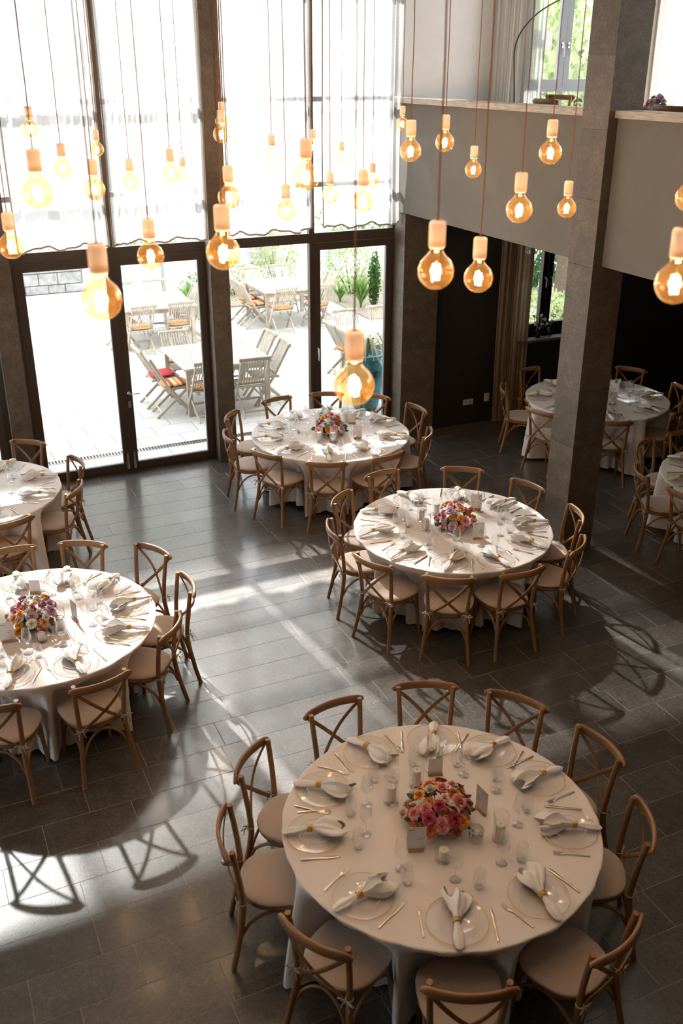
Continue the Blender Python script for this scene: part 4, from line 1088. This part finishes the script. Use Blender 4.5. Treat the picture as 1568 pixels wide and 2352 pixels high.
# vases on the dark sill
for i, (x, y, s_, pc, lab) in enumerate(((8.46, 11.58, 1.0, 'orange', 'bulbous dark vase with yellow blooms by the curtain'), (8.56, 11.66, 0.8, 'white', 'little clear bottle vase with white blooms on dark sill'),
                                          (8.70, 11.62, 0.95, 'white', 'dark pot of white blooms in the middle of the dark sill'), (8.97, 11.62, 1.05, 'orange', 'slim dark vase with yellow blooms next to the square pillar'))):
    r = empty('bud_vase', (x, y, 1.1805)); tag(r, lab, 'vase', 'vases on the dark window sill')
    MB().lathe([(0.0, 0), (0.03 * s_, 0), (0.05 * s_, 0.03), (0.052 * s_, 0.06), (0.03 * s_, 0.10), (0.014 * s_, 0.125), (0.016 * s_, 0.145)], 20).build('vase_body', GLASS if i == 1 else BLACKG, r)
    rs = random.Random(i + 30)
    st = MB()
    for q in range(6):
        a = rs.uniform(0, 6.28); d = rs.uniform(0.02, 0.10); h = rs.uniform(0.17, 0.30)
        st.tube([(0, 0, 0.05), (d * 0.3 * cos(a), d * 0.3 * sin(a), 0.15), (d * cos(a), d * sin(a), h)], 0.002, 5)
        for w_ in range(4):
            lf = obj('leaf', LEAF_ME, None, r, (d * cos(a) * (0.5 + 0.12 * w_), d * sin(a) * (0.5 + 0.12 * w_), h * (0.6 + 0.1 * w_)))
            lf.rotation_euler = (rs.uniform(0, 1.2), rs.uniform(-1, 1), rs.uniform(0, 6)); lf.scale = (0.03,) * 3
        if q < 4:
            o = obj('bloom', (MUM_ME if pc == 'white' else ROSE_ME)[pc], None, r, (d * cos(a), d * sin(a), h)); o.scale = (rs.uniform(0.018, 0.028),) * 3
    st.build('stems', LEAFE, r)

# ------------------------------------------------------------------ terrace
tr = tag(MB().box(-6, 14, 12.0, 20.15, -0.2, -0.012).build('terrace_floor', PJOINT), 'pale paved terrace outside the glass doors', 'terrace', kind='structure')
pcache = {}
prest = MB(); slabs = []
k = 0
yy = 12.93 - 0.41 * 3
row = -3
while yy < 20.1:
    y0, y1 = yy + 0.003, yy + 0.41 - 0.003
    if yy + 0.41 > 12.0:
        off = 1.87 if row % 2 == 0 else 1.57
        i0 = int((-6 - off) / 0.6) - 1
        for i in range(i0, i0 + 36):
            xa, xb = off + 0.6 * i + 0.003, off + 0.6 * (i + 1) - 0.003
            if xa < -6 or xb > 14: continue
            slabs.append((xa, xb, max(y0, 12.0), min(y1, 20.14)))
    yy += 0.41; row += 1
vis = []
for t in slabs:
    q = in_view((t[0] + t[1]) / 2, (t[2] + t[3]) / 2, 0, 20)
    # seen through the glass only when the sight line passes below the transom
    d = Vector(((t[0] + t[1]) / 2, (t[2] + t[3]) / 2, 0)) - CAM
    zz = CAM.z + d.z * (11.8 / d.y)
    vis.append((1 / q[2] ** 2 if q and zz < 2.8 else 0, t))
vis.sort(key=lambda e: -e[0])
for i, (s_, t) in enumerate(vis):
    if i < 300 and s_ > 0:
        key = (round(t[1] - t[0], 3), round(t[3] - t[2], 3))
        if key not in pcache:
            me = MB().cbox(-key[0] / 2, key[0] / 2, -key[1] / 2, key[1] / 2, -0.04, 0, 0.004).mesh('paving_slab'); me.materials.append(PAVE); pcache[key] = me
        obj('paving_slab', pcache[key], None, tr, ((t[0] + t[1]) / 2, (t[2] + t[3]) / 2, 0))
    else:
        prest.cbox(t[0], t[1], t[2], t[3], -0.04, 0, 0.004)
tag(prest.build('paving_field', PAVE, tr), kind='stuff')
gd = tag(MB().box(-40, 60, 20.15, 80, -0.3, -0.01).build('ground_gravel', GRAVEL), 'pale gravel yard beyond the terrace', 'ground', kind='structure')
tag(MB().box(-40, -6, 12.0, 20.15, -0.3, -0.02).box(14, 60, 12.0, 20.15, -0.3, -0.02).box(-40, -5.4, -25, 12.0, -0.3, -0.02).build('ground_side', GRAVEL), 'pale gravel beside the terrace', 'ground', kind='structure')
dg = empty('drain_grate', (0, 0, 0)); tag(dg, 'slotted metal drain channel along the terrace edge', 'drain')
MB().box(-1.4, 6.1, 12.425, 12.437, 0.001, 0.006).box(-1.4, 6.1, 12.538, 12.55, 0.001, 0.006).build('grate_frame', CHROME, dg)
m = MB(); x = -1.4
while x < 6.1:
    m.box(x, x + 0.018, 12.437, 12.538, 0.002, 0.006); x += 0.042
tag(m.build('grate_bars', CHROME, dg), kind='stuff')
MB().box(-1.4, 6.1, 12.437, 12.538, 0.0005, 0.0015).build('channel', BLACK, dg)

def make_teak_chair():
    r = empty('folding_chair'); r['category'] = 'garden chair'
    for s_ in (-1, 1):
        MB().bar([(s_ * 0.205, 0.27, 0.0), (s_ * 0.205, -0.06, 0.44), (s_ * 0.205, -0.31, 0.90)], 0.042, 0.022, side=(0, 0.8, 0.6)).build('back_post', TEAK, r)
        MB().bar([(s_ * 0.178, -0.27, 0.0), (s_ * 0.178, 0.22, 0.43)], 0.042, 0.022, side=(0, 0.7, -0.7)).build('leg', TEAK, r)
        MB().bar([(s_ * 0.15, -0.16, 0.415), (s_ * 0.15, 0.24, 0.43)], 0.03, 0.02).build('seat_rail', TEAK, r)
    MB().bar([(-0.24, -0.318, 0.905), (-0.08, -0.33, 0.91), (0.08, -0.33, 0.91), (0.24, -0.318, 0.905)], 0.055, 0.026).build('top_rail', TEAK, r)
    MB().bar([(-0.195, -0.085, 0.485), (0.195, -0.085, 0.485)], 0.045, 0.022).build('lower_rail', TEAK, r)
    for i in range(9):
        x = -0.165 + 0.33 * i / 8
        MB().bar([(x, -0.095, 0.50), (x, -0.20, 0.69), (x, -0.318, 0.89)], 0.020, 0.010, side=(1, 0, 0)).build('slat', TEAK, r)
    for i in range(7):
        y = -0.15 + 0.062 * i
        MB().box(-0.19, 0.19, y, y + 0.05, 0.43 + 0.004 * i * 0.6, 0.448 + 0.004 * i * 0.6).build('seat_slat', TEAK, r)
    MB().bar([(-0.19, -0.19, 0.075), (0.19, -0.19, 0.075)], 0.035, 0.018).build('stretcher', TEAK, r)
    MB().bar([(-0.19, 0.155, 0.165), (0.19, 0.155, 0.165)], 0.035, 0.018).build('stretcher', TEAK, r)
    return r
def make_teak_table(w_, d_):
    r = empty('garden_table'); r['category'] = 'garden table'
    z = 0.745
    n = 14
    rect = MB()
    for (a, b, c, e) in ((-w_ / 2, w_ / 2, -d_ / 2, -d_ / 2 + 0.07), (-w_ / 2, w_ / 2, d_ / 2 - 0.07, d_ / 2)):
        MB().cbox(a, b, c, e, z - 0.03, z, 0.004).build('edge_board', TEAK, r)
    for (a, b) in ((-w_ / 2, -w_ / 2 + 0.07), (w_ / 2 - 0.07, w_ / 2)):
        MB().cbox(a, b, -d_ / 2 + 0.072, d_ / 2 - 0.072, z - 0.03, z, 0.004).build('edge_board', TEAK, r)
    MB().cbox(-w_ / 2 + 0.072, w_ / 2 - 0.072, -0.035, 0.035, z - 0.03, z, 0.004).build('edge_board', TEAK, r)
    iw = (w_ - 0.148) / n
    for i in range(n):
        for (c, e) in ((-d_ / 2 + 0.073, -0.037), (0.037, d_ / 2 - 0.073)):
            MB().cbox(-w_ / 2 + 0.074 + iw * i + 0.003, -w_ / 2 + 0.074 + iw * (i + 1) - 0.003, c, e, z - 0.026, z - 0.002, 0.003).build('slat', TEAK, r)
    for sx in (-1, 1):
        for sy in (-1, 1):
            MB().box(sx * (w_ / 2 - 0.075) - 0.035, sx * (w_ / 2 - 0.075) + 0.035, sy * (d_ / 2 - 0.075) - 0.035, sy * (d_ / 2 - 0.075) + 0.035, 0, z - 0.03).build('leg', TEAK, r)
        MB().box(sx * (w_ / 2 - 0.09) - 0.012, sx * (w_ / 2 - 0.09) + 0.012, -d_ / 2 + 0.11, d_ / 2 - 0.11, z - 0.12, z - 0.031).build('apron', TEAK, r)
        MB().box(-w_ / 2 + 0.11, w_ / 2 - 0.11, sx * (d_ / 2 - 0.09) - 0.012, sx * (d_ / 2 - 0.09) + 0.012, z - 0.12, z - 0.031).build('apron', TEAK, r)
    return r
TT = make_teak_table(1.38, 1.36)
for (x, y, lab) in ((4.36, 14.19, 'weathered teak table closest to the glass doors'), (4.40, 18.22, 'weathered teak table beside the galvanised post'),
                    (7.28, 18.65, 'weathered teak table in front of the shrubs'), (7.47, 14.30, 'weathered teak table behind the turquoise pot')):
    place(TT, (x, y, 0.001), 0, lab, 'teak tables on the terrace')
TC = make_teak_chair()
tnames = ('near teak table', 'post-side teak table', 'shrub-side teak table', 'pot-side teak table')
CC = ((4.36, 14.19), (4.40, 18.22), (7.28, 18.65), (7.47, 14.30))
teak = [(0, 3.18, 14.36, 0), (0, 3.22, 13.82, 0), (0, 3.96, 15.10, 270), (0, 4.72, 15.20, 270), (0, 5.36, 14.42, 180), (0, 5.36, 13.82, 180), (0, 4.63, 13.08, 90), (0, 3.93, 13.16, 90),
        (1, 3.95, 17.05, 90), (1, 4.66, 17.08, 90), (1, 4.72, 19.25, 270), (1, 4.10, 19.22, 270), (1, 5.36, 18.45, 180), (1, 5.34, 17.86, 180), (1, 3.42, 17.95, 0),
        (2, 6.88, 19.68, 270), (2, 7.58, 19.74, 270), (2, 6.20, 18.90, 0), (2, 6.20, 18.35, 0), (2, 6.86, 17.48, 90), (2, 7.60, 17.46, 90), (2, 8.26, 18.45, 180),
        (3, 7.08, 15.32, 270), (3, 7.75, 15.36, 270), (3, 6.46, 14.58, 0), (3, 6.46, 14.02, 0)]
CUSHT = lambda: None
def make_pad(m_, name='seat_pad'):
    n = 16
    def fn(u, v):
        a = 2 * pi * u / 32
        rr = (0.0, 0.6, 0.92, 1.0, 0.95, 0.6, 0.0)[v]; zz = (0.0, 0.0, 0.004, 0.018, 0.034, 0.042, 0.044)[v]
        x, y = superell(0.185 * rr + 1e-5, 0.185 * rr + 1e-5, 5, a)
        return (x, y, zz)
    me = MB().grid(fn, 32, 7, closed=True).mesh(name); me.materials.append(m_); return me
PAD_R, PAD_S = make_pad(RED), make_pad(STRIPE)
pads = {0: (PAD_R, 'red'), 1: (PAD_S, 'striped'), 7: (PAD_S, 'striped'), 8: (PAD_S, 'striped'), 9: (PAD_S, 'striped'), 14: (PAD_S, 'striped'), 18: (PAD_S, 'striped'), 19: (PAD_S, 'striped'), 20: (PAD_S, 'striped'), 17: (PAD_S, 'striped'), 24: (PAD_S, 'striped')}
for i, (ti, x, y, fa) in enumerate(teak):
    f = rad(fa); fx, fy = cos(f), sin(f)
    ox, oy = x + fx * 0.31, y + fy * 0.31
    dx, dy = ox - CC[ti][0], oy - CC[ti][1]
    hh = clock(x - CC[ti][0], y - CC[ti][1])
    place(TC, (ox, oy, 0.001), f - pi / 2 + random.uniform(-0.07, 0.07), 'folding teak chair at %s of the %s' % (hh, tnames[ti]), 'folding teak chairs on the terrace')
    if i in pads:
        me, cn = pads[i]
        o = obj('seat_pad', me, None, None, (ox + fx * 0.045, oy + fy * 0.045, 0.4665), f - pi / 2)
        o.rotation_euler = (rad(2.2), 0, f - pi / 2)
        tag(o, '%s cushion on the teak chair at %s of the %s' % (cn, hh, tnames[ti]), 'cushion', 'cushions on the teak chairs')

# blue pot with agave
bp_ = empty('glazed_pot', (6.30, 12.86, 0)); tag(bp_, 'tall turquoise glazed pot outside the window', 'pot')
MB().lathe([(0.0, 0.0), (0.17, 0.0), (0.20, 0.06), (0.27, 0.35), (0.30, 0.58), (0.285, 0.70), (0.24, 0.77), (0.235, 0.80), (0.275, 0.83), (0.28, 0.86), (0.25, 0.87), (0.225, 0.84), (0.21, 0.78), (0.0, 0.77)], 36).build('pot_body', TURQ, bp_)
MB().box(-0.05, 0.05, -0.315, -0.27, 0.62, 0.66).box(-0.03, 0.03, -0.31, -0.27, 0.56, 0.62).build('lug', mat('dark_lug', (0.05, 0.06, 0.06), 0.4), bp_)
ag = empty('agave_plant', (6.30, 12.86, 0.78)); tag(ag, 'variegated agave spilling over the turquoise pot', 'plant')
rs = random.Random(77)
for i in range(16):
    a = i * 2.4; ln = rs.uniform(0.35, 0.5); up_ = rs.uniform(0.18, 0.42)
    pts = [(cos(a) * ln * t, sin(a) * ln * t, up_ * sin(pi * min(1, t * 0.95)) * (1.2 - 0.5 * t)) for t in [j / 7 for j in range(8)]]
    MB().bar(pts, [0.05, 0.055, 0.055, 0.05, 0.045, 0.035, 0.022, 0.004], 0.006, side=(-sin(a), cos(a), 0)).build('leaf_blade', AGAVE, ag)

# garden wall of stone blocks
gw = tag(MB().box(-1.0, 4.05, 23.24, 23.50, 0, 0.49).build('garden_wall', PGROUT), 'low garden wall of rough grey stone blocks', 'garden wall', kind='structure')
rs = random.Random(5)
for row, (z0, z1) in enumerate(((0.0, 0.19), (0.20, 0.47))):
    x = -1.0
    while x < 4.02:
        ln = rs.uniform(0.38, 0.62); x2 = min(x + ln, 4.06)
        if x2 - x > 0.08: MB().cbox(x + 0.006, x2 - 0.006, -z1, -z0 - 0.006, -0.02, rs.uniform(0.01, 0.04), 0.012, M=TR(0, 23.22, 0) @ RX(pi / 2) @ Matrix.Scale(-1, 4, (0, 1, 0)) @ Matrix.Scale(1, 4)).build('stone_block', WSTONE, gw)
        x = x2
MB().cbox(-1.05, 4.1, 23.15, 23.55, 0.49, 0.54, 0.008).build('cap_stone', WSTONE, gw)
for (x, y, lab) in ((4.93, 19.32, 'thick galvanised post behind the near garden chairs'), (5.09, 23.6, 'thick galvanised post far out on the gravel'), (10.55, 23.8, 'thin galvanised post near the blue-grey racks')):
    r = empty('steel_post', (x, y, 0)); tag(r, lab, 'post', 'posts in the yard')
    MB().tube([(0, 0, 0), (0, 0, 3.4)], 0.045, 14).build('pole', GALV, r)
    MB().lathe([(0, 0.0), (0.12, 0.0), (0.12, 0.012), (0.05, 0.014)], 16).build('base_plate', GALV, r)
# barrel
br = empty('wine_barrel', (9.08, 24.9, 0)); tag(br, 'upright wooden barrel standing on the gravel', 'barrel')
nst = 22
for i in range(nst):
    a0, a1 = 2 * pi * i / nst + 0.012, 2 * pi * (i + 1) / nst - 0.012
    def fn(u, v, a0=a0, a1=a1):
        t = v / 6; rr = 0.34 + 0.11 * sin(pi * t); a = a0 + (a1 - a0) * u / 2
        return (rr * cos(a), rr * sin(a), 0.02 + 1.05 * t)
    MB().grid(fn, 3, 7).build('stave', BARREL, br)
for zz, rr in ((0.12, 0.378), (0.36, 0.437), (0.72, 0.441), (0.96, 0.387)):
    MB().lathe([(rr + 0.004, zz - 0.025), (rr + 0.008, zz), (rr + 0.004, zz + 0.025)], 28).build('hoop', GALV, br)
MB().lathe([(0, 1.05), (0.335, 1.05)], 28).build('barrel_head', BARREL, br)
MB().lathe([(0, 0), (0.035, 0), (0.035, 0.01), (0, 0.012)], 14, M=TR(0.16, -0.425, 0.72) @ RX(pi / 2)).build('bung', PAPER0, br)
af = empty('trestle_frame', (10.15, 24.6, 0), 0.3); tag(af, 'leaning wooden trestle beside the barrel', 'trestle')
for s_ in (-1, 1): MB().bar([(s_ * 0.36, 0.25, 0), (s_ * 0.30, -0.1, 1.0)], 0.06, 0.03).build('rail_post', TEAK, af)
for zz in (0.3, 0.58, 0.9): MB().bar([(-0.36, 0.25 - 0.35 * zz, zz), (0.36, 0.25 - 0.35 * zz, zz)], 0.06, 0.025).build('rung', TEAK, af)
for i, x in enumerate((10.0, 10.5)):
    r = empty('bike_rack', (x, 23.2 + i * 0.5, 0)); tag(r, 'blue-grey tubular hoop rack, %s of the pair' % ('closer' if i == 0 else 'farther one'), 'rack', 'hoop racks')
    MB().tube([(-0.3, 0, 0), (-0.3, 0, 0.6), (-0.25, 0, 0.72), (-0.15, 0, 0.76), (0.15, 0, 0.76), (0.25, 0, 0.72), (0.3, 0, 0.6), (0.3, 0, 0)], 0.02, 8).build('hoop', BLUEM, r)
    MB().tube([(-0.3, 0, 0.35), (0.3, 0, 0.35)], 0.015, 8).build('cross_rail', BLUEM, r)
es = empty('wooden_stand', (0.72, 12.72, 0), 0.0); tag(es, 'plain wooden stand outside at the picture edge', 'stand')
for s_ in (-1, 1): MB().box(s_ * 0.31 - 0.035, s_ * 0.31 + 0.035, -0.03, 0.03, 0, 1.75).build('post', mat('fresh_pine%d' % s_, (0.55, 0.42, 0.25), 0.7, var=0.1, scale=10), es)
for z0, z1 in ((0.72, 0.84), (1.06, 1.14), (1.5, 1.75)): MB().box(-0.45, 0.45, -0.055, -0.03, z0, z1).build('board', TEAK, es)

# planting
def scatter(cx, cy_, cz, rx, ry, rz, n, size, seed, shell=0.55, up_=0.3):
    rs = random.Random(seed); m = MB()
    for i in range(n):
        while True:
            v = Vector((rs.uniform(-1, 1), rs.uniform(-1, 1), rs.uniform(-1, 1)))
            if shell < v.length < 1: break
        p = Vector((cx + v.x * rx, cy_ + v.y * ry, cz + v.z * rz))
        if p.z < 0.01: p.z = rs.uniform(0.01, 0.1)
        s_ = size * rs.uniform(0.6, 1.3)
        M = TR(*p) @ RZ(rs.uniform(0, 6.28)) @ RX(rs.uniform(0.2, 1.6)) @ RY(rs.uniform(-0.7, 0.7))
        m.add([(0, 0, 0), (0.32 * s_, 0.45 * s_, 0.06 * s_), (0, s_, 0), (-0.32 * s_, 0.45 * s_, 0.06 * s_)], [(0, 1, 2), (0, 2, 3)], False, M)
    return m
def shrub(name, cat, x, y, rx, ry, rz, n, size, seed, m_, label, group=None, z=None, shell=0.5):
    r = empty(name, (x, y, 0)); tag(r, label, cat, group)
    tag(scatter(0, 0, rz if z is None else z, rx, ry, rz, n, size, seed, shell).build('foliage', m_, r), kind='stuff')
    mm = MB(); rs = random.Random(seed)
    for i in range(7):
        a = rs.uniform(0, 6.28); zt = (rz if z is None else z)
        mm.tube([(0.05 * cos(a), 0.05 * sin(a), 0), (rx * 0.3 * cos(a), ry * 0.3 * sin(a), zt * 0.6), (rx * 0.6 * cos(a), ry * 0.6 * sin(a), zt * 1.2)], [0.018, 0.012, 0.005], 5)
    mm.build('branches', BARK, r)
    return r
tag(MB().box(8.85, 13.9, 17.9, 22.2, -0.012, 0.03).build('planting_bed_soil', SOIL), 'bare soil of the planting bed past the teak tables', 'planting bed', kind='structure')
tag(MB().box(5.9, 8.6, 20.2, 22.4, -0.012, 0.03).build('planting_bed_soil', SOIL), 'strip of soil behind the shrub-side teak table', 'planting bed', kind='structure')
gs = 'shrubs in the terrace planting'
shrub('leafy_shrub', 'shrub', 9.55, 20.3, 0.8, 0.6, 0.62, 1500, 0.07, 1, LEAFL, 'airy pale green shrub left of the little cypress'.replace('left of', 'beside'), gs)
shrub('leafy_shrub', 'shrub', 10.95, 19.7, 0.5, 0.5, 0.5, 800, 0.07, 2, LEAFL, 'pale shrub just behind the little cypress', gs)
shrub('leafy_shrub', 'shrub', 8.15, 21.4, 0.55, 0.5, 0.70, 1300, 0.07, 3, LEAFL, 'tall pale shrub at the window mullion near the barrel', gs)
shrub('leafy_shrub', 'shrub', 7.0, 21.3, 0.55, 0.4, 0.42, 700, 0.07, 4, LEAFL, 'low shrub behind the two far teak chairs', gs)
shrub('leafy_shrub', 'shrub', 6.1, 21.0, 0.4, 0.4, 0.35, 500, 0.06, 5, LEAFM, 'low dark shrub next to the slim pillar edge', gs)
shrub('leafy_shrub', 'shrub', 13.0, 26.5, 1.6, 0.9, 0.7, 1500, 0.10, 6, LEAFM, 'broad green shrub across the gravel yard', gs)
shrub('leafy_shrub', 'shrub', 6.35, 26.6, 0.9, 0.5, 0.5, 800, 0.09, 7, LEAFM, 'round green shrub far past the galvanised post', gs)
shrub('conifer', 'conifer', 9.36, 18.75, 0.13, 0.13, 0.60, 1500, 0.055, 8, LEAFD, 'little columnar cypress among the grasses', None, 0.62, 0.3)
shrub('conifer', 'conifer', 6.36, 20.9, 0.16, 0.16, 0.7, 1100, 0.06, 9, LEAFD, 'dark columnar conifer next to the amber bulb', None, 0.72, 0.3)
def grass(x, y, n, ln, seed, m_, label):
    rs = random.Random(seed); r = empty('tuft_grass', (x, y, 0.0)); tag(r, label, 'grass', 'strap-leaved grasses in the planting')
    m = MB()
    for i in range(n):
        a = rs.uniform(0, 6.28); L_ = ln * rs.uniform(0.6, 1.1); lean = rs.uniform(0.15, 0.75)
        pts = [(cos(a) * L_ * lean * t * t, sin(a) * L_ * lean * t * t, 0.02 + L_ * t * (1 - 0.35 * lean * t)) for t in (0, 0.3, 0.6, 0.85, 1.0)]
        w_ = 0.022
        vs = []
        for j, p in enumerate(pts):
            ww = w_ * (0.7, 1, 0.9, 0.6, 0.05)[j]
            vs += [(p[0] - sin(a) * ww, p[1] + cos(a) * ww, p[2]), (p[0] + sin(a) * ww, p[1] - cos(a) * ww, p[2])]
        m.add(vs, [(2 * j, 2 * j + 1, 2 * j + 3, 2 * j + 2) for j in range(4)], True)
    tag(m.build('blades', m_, r), kind='stuff')
grass(9.12, 18.9, 90, 0.75, 1, LEAFM, 'strappy green grass clump before the cypress')
grass(9.75, 18.6, 70, 0.7, 2, LEAFM, 'strappy green grass clump past the cypress')
grass(8.95, 19.6, 50, 0.45, 3, LEAFM, 'short grass clump at the corner of the planting bed')
grass(5.75, 20.35, 60, 0.6, 4, LEAFM, 'strappy grass clump beside the slim pillar edge')
# greenery outside the dark casement and the upstairs casement
shrub('leafy_shrub', 'shrub', 11.2, 15.2, 0.9, 0.7, 0.45, 1500, 0.09, 21, LEAFL, 'bright pale shrub outside the black casement window', gs)
shrub('leafy_shrub', 'shrub', 13.6, 18.6, 1.8, 0.9, 1.25, 2500, 0.16, 22, LEAFD, 'dark leafy hedge outside the black casement window', gs)
gb = empty('gas_bottle', (11.35, 16.1, 0)); tag(gb, 'grey gas bottle with a red cap outside the black window', 'gas bottle')
MB().lathe([(0, 0), (0.13, 0), (0.14, 0.03), (0.14, 0.78), (0.11, 0.88), (0.05, 0.93)], 22).build('bottle', CYL, gb)
MB().lathe([(0.05, 0.92), (0.055, 0.94), (0.055, 1.05), (0.045, 1.08), (0, 1.085)], 18).build('valve_cap', RED, gb)
def tree(x, y, h, R, n, seed, m_, label, size=0.2):
    r = empty('leafy_tree', (x, y, 0)); tag(r, label, 'tree', 'trees around the yard')
    tag(scatter(0, 0, h, R, R * 0.8, R * 0.75, n, size, seed, 0.35).build('crown', m_, r), kind='stuff')
    mm = MB(); mm.tube([(0, 0, 0), (0.05, 0, h * 0.5), (0, 0.05, h)], [0.16, 0.12, 0.05], 10)
    rs = random.Random(seed)
    for i in range(9):
        a = rs.uniform(0, 6.28); z0 = h * rs.uniform(0.55, 0.9)
        mm.tube([(0, 0, z0), (R * 0.4 * cos(a), R * 0.4 * sin(a), z0 + R * 0.3), (R * 0.8 * cos(a), R * 0.8 * sin(a), z0 + R * rs.uniform(0.2, 0.6))], [0.05, 0.03, 0.01], 6)
    mm.build('trunk', BARK, r)
tree(12.6, 16.6, 5.2, 2.0, 3800, 31, LEAFL, 'pale green tree outside the upstairs window', 0.22)
tree(16.5, 22.0, 5.5, 3.0, 2500, 32, LEAFL, 'second pale green tree farther off upstairs window', 0.25)

tree(4.6, 30.0, 18.2, 3.0, 620, 33, LEAFM, 'unseen very tall tree added to dim the sun on two curtains', 0.36)  # added out of view; its loose crown thins the sun reaching two curtain panels
# unseen building-shaped block, added to keep the sun off the terrace and doors
hb = empty('sun_blocker', (1.5, 50, 0)); tag(hb, 'unseen building-shaped block added to keep sun off the terrace', 'building')
MB().box(-11.5, 11.5, -5, 5, 0, 28.5).build('wall', SUNBLK, hb)
MB().box(-11.9, 11.9, -5.4, 5.4, 28.5, 29.05).box(-9, 9, -3, 3, 29.05, 29.5).build('roof', SUNBLK_TOP, hb)
for fl_ in range(9):
    for i in range(8):
        wn_ = MB().box(-9.9 + 2.7 * i, -8.7 + 2.7 * i, -5.06, -4.98, 1.2 + 3 * fl_, 2.8 + 3 * fl_).build('window', GREYF, hb)
        MB().box(-9.8 + 2.7 * i, -8.8 + 2.7 * i, -5.08, -5.062, 1.3 + 3 * fl_, 2.7 + 3 * fl_).build('pane', BLACKG, wn_)
